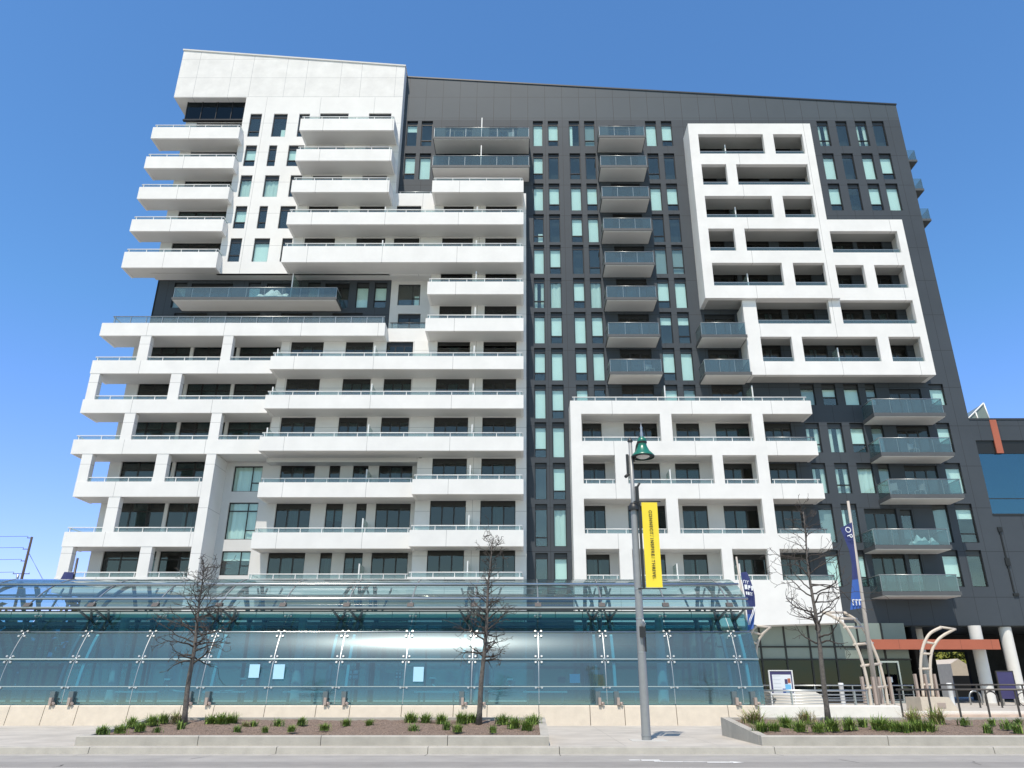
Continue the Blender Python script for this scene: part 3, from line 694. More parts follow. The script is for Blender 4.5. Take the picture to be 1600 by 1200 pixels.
# charcoal facade sheets
zW, zbot = zhead[0] + .12, zz(977.5, YD)
XR = 31.93
g = MB()
HD = HOLES['dark']
holed(g, -10.2, .2, ztopM - .5, zW, YD, HD, 'dark_panel')
holed(g, .2, 3.3, GZ, zW, YD, HD, 'dark_panel')
holed(g, 3.3, 16.35, bz[0][0] + .2, zW, YD, HD, 'dark_panel')
holed(g, 16.35, XR, zbot, zW, YD, HD, 'dark_panel')
g.box(XR - .3, XR, YD + .26, 71, GZ + 4.6, zW, 'dark_panel')
g.build('wall', tower)
zl, zr_ = zz(121, YD), zz(164, YD)
g = MB(); g.prism([(-10.2, zW), (XR, zW), (XR, zr_), (-10.2, zl)], YD, 71, 'dark_top'); par = g.build('parapet_wall', tower)
g = MB(); g.prism([(-10.2, zl), (XR + .06, zr_), (XR + .06, zr_ + .12), (-10.2, zl + .12)], YD - .06, 71.05, 'dark_spandrel'); g.build('coping', par)
# balconies peeping out on the far side wall
for v in (257, 302, 349):
    z = zz(v, 53); s = MB(); s.box(XR, XR + 1.75, 52.6, 55.8, z, z + .2, 'slab_dark'); o = s.build('balcony', tower)
    G = MB(); G.box(XR + 1.68, XR + 1.695, 52.6, 55.8, z + .2, z + 1.2, 'rail_glass'); G.box(XR, XR + 1.68, 52.6, 52.615, z + .2, z + 1.2, 'rail_glass'); G.build('glass_panel', o)
# dark flats behind every opening
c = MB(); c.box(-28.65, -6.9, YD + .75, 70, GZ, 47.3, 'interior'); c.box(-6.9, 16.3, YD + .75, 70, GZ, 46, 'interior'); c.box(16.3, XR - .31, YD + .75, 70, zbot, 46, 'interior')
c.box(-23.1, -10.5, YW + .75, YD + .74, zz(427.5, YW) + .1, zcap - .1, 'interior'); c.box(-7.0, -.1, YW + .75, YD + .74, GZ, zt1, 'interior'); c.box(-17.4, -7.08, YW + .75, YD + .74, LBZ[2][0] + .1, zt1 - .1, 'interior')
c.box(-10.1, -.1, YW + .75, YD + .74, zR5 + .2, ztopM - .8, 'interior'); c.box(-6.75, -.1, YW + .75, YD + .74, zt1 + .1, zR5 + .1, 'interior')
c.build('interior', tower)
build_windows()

# ---------------------------------------------------------------- ground floor on the right
YS = 50.75
g = MB(); zc0, zc1 = 3.14, 5.3
x0s, x1s = 12.0, 24.6
n = 8
for k in range(n):
    a, b = x0s + (x1s - x0s) * k / n, x0s + (x1s - x0s) * (k + 1) / n
    g.box(a + .05, b - .05, YS + .1, YS + .13, zc0 + .75, zc1, 'clerestory'); g.box(a + .05, b - .05, YS + .1, YS + .13, zc0, zc0 + .68, 'clerestory')
    g.box(a + .05, b - .05, YS + .1, YS + .115, GZ + .1, zc0 - .08, 'store_glass'); g.box(a - .05, a + .05, YS + .04, YS + .16, GZ, zc1, 'frame_black')
g.box(x0s, x1s, YS + .02, YS + .18, zc0 + .67, zc0 + .76, 'frame_black'); g.box(x0s, x1s, YS + .02, YS + .18, zc0 - .09, zc0, 'frame_black')
sf = g.build('storefront', tower)
d = MB(); dx = 22.4
for a, b in ((dx, dx + .09), (dx + 1.25, dx + 1.34)): d.box(a, b, YS - .02, YS + .1, GZ, 3.0, 'stainless')
d.box(dx + .091, dx + 1.249, YS - .02, YS + .1, 2.9, 3.0, 'stainless'); d.box(dx + .091, dx + 1.249, YS - .02, YS + .1, GZ, GZ + .12, 'stainless'); d.box(dx + .45, dx + .8, YS + .03, YS + .05, 1.75, 2.05, 'poster_white')
d.build('door', sf)
g = MB(); g.box(x0s, 25.2, YD + .2, 60, zbot - .06, zbot, 'dark_spandrel'); g.box(25.2, 70, YD + .2, 62, zbot - .06, zbot, 'dark_spandrel'); g.build('soffit', tower)
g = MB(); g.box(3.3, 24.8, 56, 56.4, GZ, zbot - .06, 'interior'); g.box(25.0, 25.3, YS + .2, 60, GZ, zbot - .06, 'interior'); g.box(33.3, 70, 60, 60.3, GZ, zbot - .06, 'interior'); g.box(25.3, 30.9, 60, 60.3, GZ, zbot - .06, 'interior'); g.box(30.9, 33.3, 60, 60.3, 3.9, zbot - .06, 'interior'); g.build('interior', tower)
g = MB(); zo0, zo1 = 3.62, 4.2; g.box(21.3, 29.3, 48.9, 49.25, zo0, zo1, 'orange_panel'); g.box(21.3, 29.3, 49.25, YS, zo0 + .1, zo1 - .1, 'dark_spandrel'); g.build('canopy_beam', tower)
for x, y in ((28.75, 50.3), (31.4, 51.5), (26.6, 53.5), (23.6, 56.2)):
    c = MB(); c.lathe([(.37, 0), (.37, zbot - .06 - GZ)], (x, y, GZ), 'col_white', 24); c.build('column', tower)

# ---------------------------------------------------------------- the lower building attached on the right
annex = thing('low_building', 'low charcoal panelled building with a wide blue window and an orange stripe', 'building', (45, YD, GZ))
zrf = zz(656, YD); zb0, zb1, zb2 = zz(802.6, YD), zz(708, YD), zz(688, YD)
g = MB()
holed(g, XR + .002, 62, zbot, zrf, YD, [(XR + .12, 61, zb0, zb2)], 'dark_panel', depth=.3); 
g.box(XR + .002, 62, 70, 70.3, zbot, zrf, 'dark_panel'); g.box(61.7, 62, YD + .31, 70, zbot, zrf, 'dark_panel'); g.box(XR + .01, 61.69, YD + .31, 69.9, zrf - .35, zrf - .02, 'dark_spandrel')
g.box(XR + .002, 62, YD - .04, YD + .3, zrf + .001, zrf + .12, 'dark_spandrel')
g.build('wall', annex)
g = MB(); g.box(XR + .12, 61, YD + .16, YD + .18, zb0, zb1, 'blue_pane'); g.box(XR + .12, 61, YD + .1, YD + .16, zb1, zb2, 'frame_black')
for x in (36.2, 40.5, 44.8): g.box(x, x + .06, YD + .06, YD + .1, zb1, zb2, 'rail_steel')
g.box(XR + .12, 61, YD + .15, YD + .16, zb0 + 1.05, zb0 + 1.11, 'dark_metal'); pw_ = g.build('window', annex)
g = MB(); g.box(XR + .1, 61, YD - .03, YD + .1, zb0 - .14, zb0, 'dark_metal'); g.build('sill', pw_)
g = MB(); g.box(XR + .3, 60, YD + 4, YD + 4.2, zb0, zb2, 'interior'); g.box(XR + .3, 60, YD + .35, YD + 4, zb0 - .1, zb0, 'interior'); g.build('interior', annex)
g = MB(); g.lathe([(.32, 0), (.32, zb2 - zb0)], (35.3, YD + 1.4, zb0), 'col_white', 20); g.build('column', annex)
g = MB(); g.box(33.36, 33.84, YD - .035, YD + .06, zb1, zrf + .005, 'orange_panel'); g.build('stripe', annex)
g = MB(); g.box(32.2, 32.3, YD - .06, YD, zz(925, YD), zz(824, YD), 'frame_black'); g.box(32.12, 32.4, YD - .10, YD, zz(831, YD), zz(824, YD), 'frame_black'); g.box(32.12, 32.4, YD - .1, YD, zz(884, YD), zz(872, YD), 'frame_black'); g.box(32.14, 32.5, YD - .1, YD, zz(931, YD), zz(927, YD), 'frame_black'); g.build('drain_pipe', annex)
g = MB(); y0 = 53; xa, xb = XR + .3, xx(1547, 652, y0); ztp = zz(630, y0)
g.face([(xa, y0, zrf), (xb, y0, zrf), (xb - .25, y0, ztp)], 'clerestory'); g.face([(xa, y0, zrf), (xb - .25, y0, ztp), (xb - .25, y0 + 6, ztp), (xa, y0 + 6, zrf)], 'clerestory'); g.face([(xb, y0, zrf), (xb, y0 + 6, zrf), (xb - .25, y0 + 6, ztp), (xb - .25, y0, ztp)], 'clerestory')
for k in range(4):
    f = k / 3 ; g.tube([(xa + (xb - xa) * f, y0 - .03, zrf), (xa + (xb - .25 - xa) * f, y0 - .03, zrf + (ztp - zrf) * f)], .05, 'rail_white', 5)
g.tube([(xa, y0 - .03, zrf), (xb - .25, y0 - .03, ztp)], .06, 'rail_white', 5)
g.build('skylight', annex)

# ================================================================ THE GROUND
def structure(mb, name): return mb.build(name, None, (0, 0, 0), kind='structure')
g = MB(); g.face([(-1500, -600, -.03), (1500, -600, -.03), (1500, 2500, -.03), (-1500, 2500, -.03)], 'ground'); structure(g, 'ground')
g = MB()
ys = [-40, 12.2, 14.6, 17.6, 18.75, 20.25]
for k, (a, b) in enumerate(zip(ys, ys[1:])): g.face([(-140, a, 0), (140, a, 0), (140, b, 0), (-140, b, 0)], 'asphalt_worn' if k in (1, 3) else 'asphalt')
def gp(u, v, z=0): Y = yg(v, z); return xx(u, v, Y), Y
for (u0, v0), (u1, v1), wd in (((1312, 1187), (1362, 1196.5), .05), ((1491, 1187), (1534, 1195.5), .045), ((1500, 1186.5), (1524, 1191), .03), ((297, 1186), (333, 1179.4), .045), ((82, 1199), (98, 1195), .05)):
    (xa, ya), (xb, yb) = gp(u0, v0), gp(u1, v1); xm, ym = (xa + xb) / 2 + .08, (ya + yb) / 2 - .05
    for (p, q) in (((xa, ya), (xm, ym)), ((xm, ym), (xb, yb))):
        g.face([(p[0], p[1] - wd, .003), (q[0], q[1] - wd, .003), (q[0], q[1] + wd, .003), (p[0], p[1] + wd, .003)], 'crack')
structure(g, 'road')
g = MB(); yA = yg(1188, 0); yB_ = yg(1191.3, 0)
for u0, u1, y, h in ((983, 1000, yA, .09), (1002, 1031, yA - .03, .12), (1022, 1036, yA - .3, .08), (1034, 1068, yB_ + .1, .06), (1068, 1104, yB_ + .06, .05), (1104, 1144, yB_, .10)):
    a, b = xx(u0, 1189, y), xx(u1, 1189, y); g.face([(a, y - h, .006), (b, y - h, .006), (b, y + h, .006), (a, y + h, .006)], 'paint_white')
a = xx(1143, 1189, yB_); g.face([(a, yB_ - .2, .006), (a + .28, yB_ - .02, .006), (a, yB_ + .2, .006)], 'paint_white'); structure(g, 'road_marking')
g = MB(); 
xs_ = [-60, -17.9, -13.6, -10.9, -6.2, -2.4, .9, 6.3, 11.8, 16.6, 60]
for a, b in zip(xs_, xs_[1:]):
    g.face([(a + .008, 20.25, .002), (b - .008, 20.25, .002), (b - .008, 20.9, -.006), (a + .008, 20.9, -.006)], 'planter_concrete')
    g.prism([(20.9, -.02), (20.93, .135), (20.955, .15), (21.1, .155), (21.1, -.02)], a + .008, b - .008, 'planter_concrete', 'X')
structure(g, 'kerb')
g = MB(); g.face([(-140, 21.1, .15), (140, 21.1, .15), (140, 33, .155), (-140, 33, .155)], 'concrete_pave'); 
g.box(3.0, 4.0, 22.9, 23.75, .15, .162, 'concrete')
structure(g, 'pavement')
g = MB(); g.box(-80, 9.6, 39.2, 75, -.02, GZ, 'concrete_pave'); g.box(9.6, 80, 33.6, 75, -.02, GZ, 'concrete_pave'); g.box(-80, -32, 33, 39.2, -.02, GZ, 'concrete_pave'); structure(g, 'forecourt')
g = MB(); g.box(-32, 9.6, 32.2, 39.2, -.02, .86, 'platform'); structure(g, 'platform')

# beige barrier wall in front of the station, battered face, open joints
ju = [-160, -70, 13, 68, 120, 200, 281, 333, 413, 493, 546, 627, 708, 761, 842, 922, 976, 1057, 1138, 1186]
bar = thing('barrier_wall', 'long low beige concrete wall with open joints below the glass station', 'wall', (-6, 31.6, .15))
jx = [-34] + [xx(u, 1116, 31.6) for u in ju]
for a, b in zip(jx, jx[1:]):
    g = MB(); g.prism([(31.46, .15), (31.6, .82), (31.63, .86), (31.85, .87), (31.85, .15)], a + .012, b - .012, 'barrier_concrete', 'X'); g.build('wall_panel', bar)
xW0 = jx[-1]; xW1 = xx(1408, 1120, 31.6)
rw = MB(); rw.prism([(31.4, .15), (31.42, .82), (31.85, .86), (31.85, .15)], xW0 + .02, xW1, 'white_concrete', 'X'); rw.prism([(31.85, .15), (31.85, .8), (33.6, .8), (33.6, .15)], xW0 + .02, xW1 - .2, 'white_concrete', 'X')
tag(rw.build('retaining_wall'), 'short pale cream wall below the steel railing and the big curved arch', 'wall')
st = MB(); st.box(xW1 + .02, 60, 30.6, 33.0, .15, .36, 'step_stone'); st.box(xW1 + .02, 60, 31.6, 33.58, .361, .52, 'step_stone'); st.box(xW1 + .02, 60, 33.0, 33.59, .521, .60, 'white_concrete')
tag(st.build('steps'), 'broad pinkish stone steps stained with rust behind the dark railing', 'steps')
led = MB(); led.box(xW1 - 1.6, 60, 26.2, 26.6, .15, .56, 'planter_concrete'); tag(led.build('ledge'), 'low concrete ledge along the back of the right planter', 'ledge')

# ================================================================ GLASS STATION
stn = thing('transit_station', 'long curved blue glass transit station with steel ribs along the road', 'station', (-8, 34, .86))
def arc(y, z, p0, p1, L, n):
    pts = [(y, z)]
    for i in range(n):
        p = R(p0 + (p1 - p0) * (i + .5) / n); y += math.sin(p) * L / n; z += math.cos(p) * L / n; pts.append((y, z))
    return pts
LOW = arc(31.78, .9, 1, 36, 2.88, 24)                      # front shell
GAP = arc(LOW[-1][0] + .1, LOW[-1][1] + .1, 38, 52, 1.02, 6)
CAN = arc(32.45, 4.62, 48, 78, 3.25, 16)                   # upper roof
CAN2 = arc(CAN[-1][0], CAN[-1][1], 79, 100, 3.2, 10)
def at_z(prof, z):
    for (ya, za), (yb, zb_) in zip(prof, prof[1:]):
        if za <= z <= zb_: f = (z - za) / (zb_ - za); return ya + (yb - ya) * f
    return prof[-1][0]
def sheet(mb, prof, x0, x1, m, nx=1):
    for (ya, za), (yb, zb_) in zip(prof, prof[1:]):
        mb.face([(x0, ya, za), (x1, ya, za), (x1, yb, zb_), (x0, yb, zb_)], m, True)
def strip(prof, x, wd, m, dy, name, th=.05):
    """flat bar following the profile, dy inside of the glass"""
    b = MB(); n = len(prof)
    for i in range(n - 1):
        (ya, za), (yb, zb_) = prof[i], prof[i + 1]
        d = Vector((yb - ya, zb_ - za)).normalized(); nn = Vector((d.y, -d.x))
        def off(p, o): return (p[0] + nn.x * o, p[1] + nn.y * o)
        A, B, C, D = off((ya, za), dy), off((yb, zb_), dy), off((yb, zb_), dy + th), off((ya, za), dy + th)
        b.prism([A, B, C, D], x - wd / 2, x + wd / 2, m, 'X')
    return b.build(name, stn)
def smooth_sheet(prof, x0, x1, m, name):
    me = bpy.data.meshes.new(name); n = len(prof); o = Vector(((x0 + x1) / 2, prof[0][0], prof[0][1]))
    vs = [Vector((x, y, z)) - o for y, z in prof for x in (x0, x1)]
    me.from_pydata([tuple(v) for v in vs], [], [(2 * i, 2 * i + 1, 2 * i + 3, 2 * i + 2) for i in range(n - 1)])
    me.materials.append(M[m]); me.polygons.foreach_set('use_smooth', [True] * (n - 1)); me.update()
    ob = bpy.data.objects.new(name, me); COL.objects.link(ob); WLOC[ob] = o; ob.parent = stn; ob.location = o - WLOC[stn]
    return ob
JX = [9.42] + [8.57 - 2.655 * k for k in range(16)]
zi = lambda z: min(range(len(LOW)), key=lambda i: abs(LOW[i][1] - z))
i1, i2 = zi(1.47), zi(2.55)
for a, b in zip(JX[1:], JX): 
    for p, q in ((0, i1), (i1, i2), (i2, len(LOW) - 1)):
        smooth_sheet(LOW[p:q + 1], a + .012, b - .012, 'shell_glass', 'glass_panel')
    smooth_sheet(GAP, a + .012, b - .012, 'gap_glass', 'roof_glass')
    smooth_sheet(CAN + CAN2[1:], a + .012, b - .012, 'canopy_glass', 'canopy_panel')
xL, xRr = JX[-1], JX[0]
def disc(mb, x, prof, i, dx, ds):
    (ya, za), (yb, zb_) = prof[max(i - 1, 0)], prof[min(i + 1, len(prof) - 1)]
    d = Vector((yb - ya, zb_ - za)).normalized(); nn = Vector((d.y, -d.x)); y = prof[i][0] + d.x * ds; z = prof[i][1] + d.y * ds
    mb.tube([(x + dx, y + nn.x * .015, z + nn.y * .015), (x + dx, y - nn.x * .05, z - nn.y * .05)], .042, 'chrome', 10)
for k, x in enumerate(JX[1:]):
    for prof, i, dss in ((LOW, i1, (.0,)), (LOW, i2, (-.12, .12)), (LOW, len(LOW) - 2, (-.06, .18)), (GAP, 5, (0,))):
        c = MB()
        for dx in (-.12, .12):
            for ds in dss: disc(c, x, prof, i, dx, ds)
        (ya, za), (yb, zb_) = prof[max(i - 1, 0)], prof[min(i + 1, len(prof) - 1)]; d = Vector((yb - ya, zb_ - za)).normalized()
        for s in (1, -1): c.tube([(x - .12, prof[i][0] + d.x * dss[0 if s > 0 else -1] - d.y * .03, prof[i][1] + d.y * dss[0 if s > 0 else -1] + d.x * .03), (x + .12, prof[i][0] + d.x * dss[-1 if s > 0 else 0] - d.y * .03, prof[i][1] + d.y * dss[-1 if s > 0 else 0] + d.x * .03)], .014, 'stainless', 5)
        c.build('glass_clamp', stn)
    strip(LOW, x, .028, 'rail_steel', -.01, 'joint_strip', .02)
    strip(CAN, x, .05, 'rail_steel', -.02, 'canopy_rib', .05)
    if k % 2 == 0:
        for dx in (-.36, .36):
            strip(LOW[2:], x + dx, .11, 'pale_column' if dx > 0 else 'rib_steel', .10, 'rib', .16)
            strip(GAP, x + dx, .14, 'dark_metal', .08, 'rib', .16)
            strip(CAN[1:], x + dx, .10, 'rib_steel', .10, 'canopy_rib', .14)
            base = (x + dx, GAP[-1][0] - .12, GAP[-1][1] - .3)
            for s in (-1, 1): v = MB(); v.tube([base, (x + dx + .30 * s, 32.62, 4.55)], [.065, .04], 'rib_steel', 6); v.build('strut', stn)
            v = MB(); v.tube([(x + dx, 37.4, .86), (x + dx, 37.4, 4.2), (x + dx, 36.4, 5.9)], .09, 'rib_steel', 8); v.tube([(x + dx, 37.4, 4.2), (x + dx + .6, 37.6, 5.95)], .05, 'rib_steel', 6); v.tube([(x + dx, 37.4, 4.2), (x + dx - .6, 37.6, 5.95)], .05, 'rib_steel', 6)
            v.build('rear_post', stn)
            f = MB(); f.box(x + dx - .09, x + dx + .09, 31.66, 31.98, .86, 1.36, 'rib_steel'); f.box(x + dx + .0, x + dx + .10, 31.5, 31.66, .87, 1.14, 'bracket_rust'); f.tube([(x + dx + .12, 31.6, .93), (x + dx + .2, 31.52, .93)], .055, 'bracket_rust', 8); f.build('base_bracket', stn)
def htube(y, z, r, m, name='rail', x0=None, x1=None):
    t = MB(); t.tube([(xL if x0 is None else x0, y, z), (xRr if x1 is None else x1, y, z)], r, m, 10); return t.build(name, stn)
b = MB(); b.box(xL, xRr, 31.86, 31.98, 1.42, 1.54, 'rail_teal'); b.box(xL, xRr, 31.82, 31.86, 1.52, 1.55, 'rail_pale'); b.build('rail', stn)
htube(at_z(LOW, 2.55) - .04, 2.55, .035, 'rail_pale'); 
b = MB(); b.box(xL, xRr, at_z(LOW, 2.5) + .05, at_z(LOW, 2.5) + .18, 2.42, 2.52, 'rib_steel'); b.build('rail', stn)
htube(32.78 - .03, 3.63, .035, 'stainless')
for i, dy, r, m in ((2, -.12, .055, 'stainless'), (9, -.10, .055, 'stainless'), (6, .22, .05, 'rib_steel'), (13, .2, .05, 'rib_steel')): htube(CAN[i][0] + dy * .7, CAN[i][1] - dy * .7, r, m)
b = MB(); b.box(xL, xRr + .1, 32.40, 32.62, 4.50, 4.61, 'channel_bronze'); b.box(xL, xRr + .1, 32.36, 32.40, 4.545, 4.605, 'rail_steel'); b.build('gutter_channel', stn)
for k, x in enumerate(JX[1:]):
    b = MB(); b.prism([(32.33, 4.615), (32.5, 4.78), (32.62, 4.76), (32.6, 4.615)], x - .13, x + .13, 'channel_bronze', 'X'); b.build('bracket', stn)
# pale inner ceiling edge, its panel joints, back glazing and end pieces
b = MB()
x = xL
while x < xRr - .2: b.box(x + .012, min(x + 1.15, xRr), 33.56, 33.62, 4.26, 4.5, 'white_concrete'); x += 1.165
b.build('ceiling_panel', stn)
b = MB()
for a, c in zip(JX[1:], JX): b.box(a + .02, c - .02, 38.6, 38.62, .9, 4.3, 'teal_glass'); b.box(a - .04, a + .04, 38.55, 38.66, .86, 4.4, 'rib_steel')
b.box(xL, xRr, 38.5, 38.7, 4.31, 4.45, 'rib_steel'); b.box(xL, xRr, 38.5, 38.7, 1.5, 1.56, 'rib_steel'); b.box(xL, xRr, 34.2, 38.5, 4.53, 4.6, 'dark_metal'); b.build('back_wall', stn)
for x in [8.02 - 1.9 - 8.05 * k for k in range(4)]:
    c = MB(); c.lathe([(.24, 0), (.22, 1.2), (.18, 3.62)], (x, 35.6, .86), 'pale_column', 18); c.build('column', stn)
# leaning rails and benches behind the glass
for x in (-15.9, -12.3, -9.0, -3.6, .9, 3.9):
    b = MB(); b.box(x - .9, x + .9, 33.4, 33.8, 1.3, 1.36, 'pale_column'); b.box(x - .75, x - .68, 33.5, 33.7, .86, 1.3, 'rib_steel'); b.box(x + .68, x + .75, 33.5, 33.7, .86, 1.3, 'rib_steel')
    tag(b.build('bench'), 'pale bench on the station platform seen through the curved glass', 'bench', 'benches on the station platform')
for k, (u0, u1, v0, v1, lb) in enumerate(((389, 405, 1038, 1059, 'leftmost pale blue poster, left of a glass joint in the station'), (427, 444, 1038, 1061, 'second pale blue poster, right of a glass joint in the station'), (646, 662, 1042, 1065, 'pale blue poster in the middle of the station, beside a brushed device'), (890, 906, 1053, 1067, 'deep blue bin shaped panel near the lamp post in the station'))):
    Y = at_z(LOW, zz(v1, 31.9)) - .05 if k < 3 else 33.0; b = MB(); b.box(xx(u0, 1050, Y), xx(u1, 1050, Y), Y, Y + .03, zz(v1, Y), zz(v0, Y), 'screen_pale' if k < 3 else 'screen_blue')
    tag(b.build('poster'), lb, 'poster', 'blue posters in the station')
for u0, u1, v0, v1, lb in ((540, 561, 1046, 1062, 'left grey notice board with four sheets in the station'), (617, 628, 1049, 1061, 'small grey notice board beside a glass joint in the station')):
    Y = 34; b = MB(); x0, x1, z0, z1 = xx(u0, 1054, Y), xx(u1, 1054, Y), zz(v1, Y), zz(v0, Y)
    b.box(x0, x1, Y, Y + .05, z0, z1, 'rib_steel'); xm, zm = (x0 + x1) / 2, (z0 + z1) / 2
    for a, c, d, e in ((x0 + .04, xm - .03, zm + .03, z1 - .04), (xm + .03, x1 - .04, zm + .03, z1 - .04), (x0 + .04, xm - .03, z0 + .04, zm - .03), (xm + .03, x1 - .04, z0 + .04, zm - .03)): b.box(a, c, Y - .008, Y, d, e, 'poster_white')
    b.box(xm - .04, xm + .04, Y + .05, Y + .1, .86, z1, 'rib_steel'); tag(b.build('notice_board'), lb, 'notice board', 'notice boards in the station')
# people-height lamp brackets on curved arms inside the glass
for u, v, d in ((262, 1062, 1), (381, 1061, -1), (676, 1060, 1), (797, 1062, -1)):
    Y = 32.9; x = xx(u, v, Y); z = zz(v, Y); b = MB(); b.box(x - .12, x + .12, Y - .05, Y + .1, z - .02, z + .05, 'pale_column'); b.box(x - .07, x + .07, Y - .02, Y + .05, z - .25, z - .02, 'rib_steel'); b.tube([(x, Y, z - .22), (x + .15 * d, Y, z - .36), (x + .45 * d, Y, z - .44), (x + .9 * d, Y, z - .46)], .035, 'pale_column', 6); b.build('lean_rail', stn)
# end wall on the right
b = MB(); ring = [(p[0] + .05, p[1]) for p in LOW] + [(37.0, LOW[-1][1]), (37.0, .9)]
b.face([(xRr, y, z) for y, z in ring], 'shell_glass'); b.build('end_glass', stn)

# ================================================================ ARCHES, RAILINGS, SIGNS
def arch(label, L, Rr, YL_, YR_, rungs, m='arch_beige', legs=True, zb=.86, r=.066):
    PL = [Vector((xx(u, v, YL_), YL_, zz(v, YL_))) for u, v in L]; PR = [Vector((xx(u, v, YR_), YR_, zz(v, YR_))) for u, v in Rr]
    a = thing('curved_arch', label, 'arch', (PL[0].x, (YL_ + YR_) / 2, zb), 'curved steel arches along the forecourt')
    def sm(P):
        out = []
        for i in range(len(P) - 1):
            p0, p1, p2, p3 = P[max(i - 1, 0)], P[i], P[i + 1], P[min(i + 2, len(P) - 1)]
            for k in range(4):
                t = k / 4; out.append(.5 * ((2 * p1) + (p2 - p0) * t + (2 * p0 - 5 * p1 + 4 * p2 - p3) * t * t + (3 * p1 - p0 - 3 * p2 + p3) * t ** 3))
        return out + [P[-1]]
    for P in (PL, PR): t = MB(); t.tube(sm(P), r, m, 8); t.build('rail', a)
    for i in rungs:
        d = (PR[i] - PL[i]) * .12; t = MB(); t.tube([PL[i] - d, PR[i] + d], r * .75, m, 8); t.build('rung', a)
    if legs:
        for P in (PL, PR):
            for dx in (-.22, .22): t = MB(); t.box(P[0].x + dx - .045, P[0].x + dx + .045, P[0].y - .08, P[0].y + .08, zb, zb + 1.05, 'bracket_rust'); t.build('leg', a)
    return a
arch('tall beige ladder-like arch curving up to the left beside the blue flag pole', [(1362, 1106), (1357, 1075), (1349, 1040), (1337, 1007), (1322, 980), (1306, 966), (1288, 957)], [(1388, 1104), (1383, 1073), (1374, 1037), (1361, 1005), (1347, 980), (1335, 967), (1318, 957)], 33.0, 33.9, (1, 2, 3, 4, 5, 6))
ar = arch('smaller beige ladder-like arch curving right in front of the orange beam', [(1443, 1089), (1441, 1070), (1438.5, 1045), (1440, 1021), (1445, 1003), (1454, 989), (1471, 980)], [(1458, 1089), (1456, 1070), (1453.5, 1045), (1455, 1022), (1461, 1006), (1472, 994), (1491, 983)], 36.0, 36.1, (1, 2, 3, 4, 6), zb=1.0)
arch('partly hidden beige arch end rising behind the right end of the station', [(1177, 1105), (1174, 1060), (1172, 1020), (1170, 1000), (1174, 987), (1181, 978)], [(1184, 1105), (1182, 1060), (1181, 1025), (1183, 1006), (1190, 992), (1202, 980)], 34.2, 34.4, (3, 4, 5), legs=False)
p = MB(); Y = 36; x0, x1 = xx(1429, 1098, Y), xx(1473, 1098, Y); p.prism([(x0, GZ), (x1 + .35, GZ), (x1, zz(1089, Y)), (x0, zz(1089, Y))], Y - .6, Y + .8, 'barrier_concrete')
p.box(x1 - .55, x1 - .2, Y - .62, Y - .6, GZ + .12, GZ + .32, 'bracket_rust'); tag(p.build('plinth'), 'beige concrete plinth carrying the smaller curved arch', 'plinth')

def railing(label, pts, base, heights, posts, m, r=.03):
    """pts: polyline of top rail in (x,y,z)"""
    a = thing('railing', label, 'railing', (pts[0][0], pts[0][1], base), None)
    t = MB(); t.tube(pts, r * 1.25, m, 8); t.build('top_rail', a)
    if heights:
        for h in heights: t = MB(); t.tube([(x, y, h) for x, y, z in pts], r * .6, m, 6); t.build('bar', a)
    for x, y, z in posts: t = MB(); t.box(x - r, x + r, y - r, y + r, base, z, m); t.build('post', a)
    return a
Y = 32.5; zt = zz(1079, Y); xa, xb = xx(1185, 1085, Y), xx(1356, 1085, Y)
railing('light steel railing with four thin bars between the station and the tall arch', [(xa, Y, zt), (xb, Y, zt)], .8, [zz(v, Y) for v in (1086, 1090.5, 1095, 1099.5)], [(xx(u, 1090, Y), Y, zt) for u in (1187, 1237, 1287, 1336, 1355)], 'rail_steel')
Y = 41; zt = zz(1071, Y); railing('thin grey railing set back in front of the dark storefront', [(xx(1186, 1071, Y), Y, zt), (xx(1427, 1071, Y), Y, zt)], GZ, [GZ + .35, GZ + .6], [(xx(u, 1075, Y), Y, zt) for u in (1186, 1230, 1273, 1332, 1360, 1394, 1426)], 'rail_steel', .022)
Y = 30.2; zt = zz(1077.5, Y); railing('dark brown railing with widely spaced posts along the stone steps', [(xx(1400, 1078, Y), Y, zt), (30, Y, zt)], .15, None, [(xx(u, 1100, Y), Y, zt) for u in (1408, 1453, 1498, 1543, 1590, 1637)], 'rail_dark', .027)
Y = 40; zt = zz(1070, Y); railing('dark handrail further back, in front of the round white columns', [(xx(1462, 1070, Y), Y, zt), (40, Y, zt)], GZ, None, [(xx(u, 1085, Y), Y, zt) for u in (1462, 1528, 1562, 1600)], 'rail_dark', .03)
Y = 34.4; sg = thing('map_sign', 'map board with a navy header in a white frame behind the railing', 'sign', (xx(1221, 1090, Y), Y, .8))
x0, x1, z0, z1 = xx(1202, 1063, Y), xx(1240, 1063, Y), zz(1083, Y), zz(1047, Y)
b = MB(); b.box(x0, x0 + .05, Y, Y + .08, .8, z1, 'rail_white'); b.box(x1 - .05, x1, Y, Y + .08, .8, z1, 'rail_white'); b.box(x0 + .05, x1 - .05, Y, Y + .08, z1 - .04, z1, 'rail_white'); b.box(x0 + .05, x1 - .05, Y, Y + .08, z0 - .05, z0, 'rail_white'); b.build('frame', sg)
b = MB(); b.box(x0 + .05, x1 - .05, Y + .02, Y + .06, z0, z1 - .04, 'poster_navy'); b.box(x0 + .14, x1 - .1, Y + .01, Y + .02, z0 + .02, z1 - .18, 'poster_white')
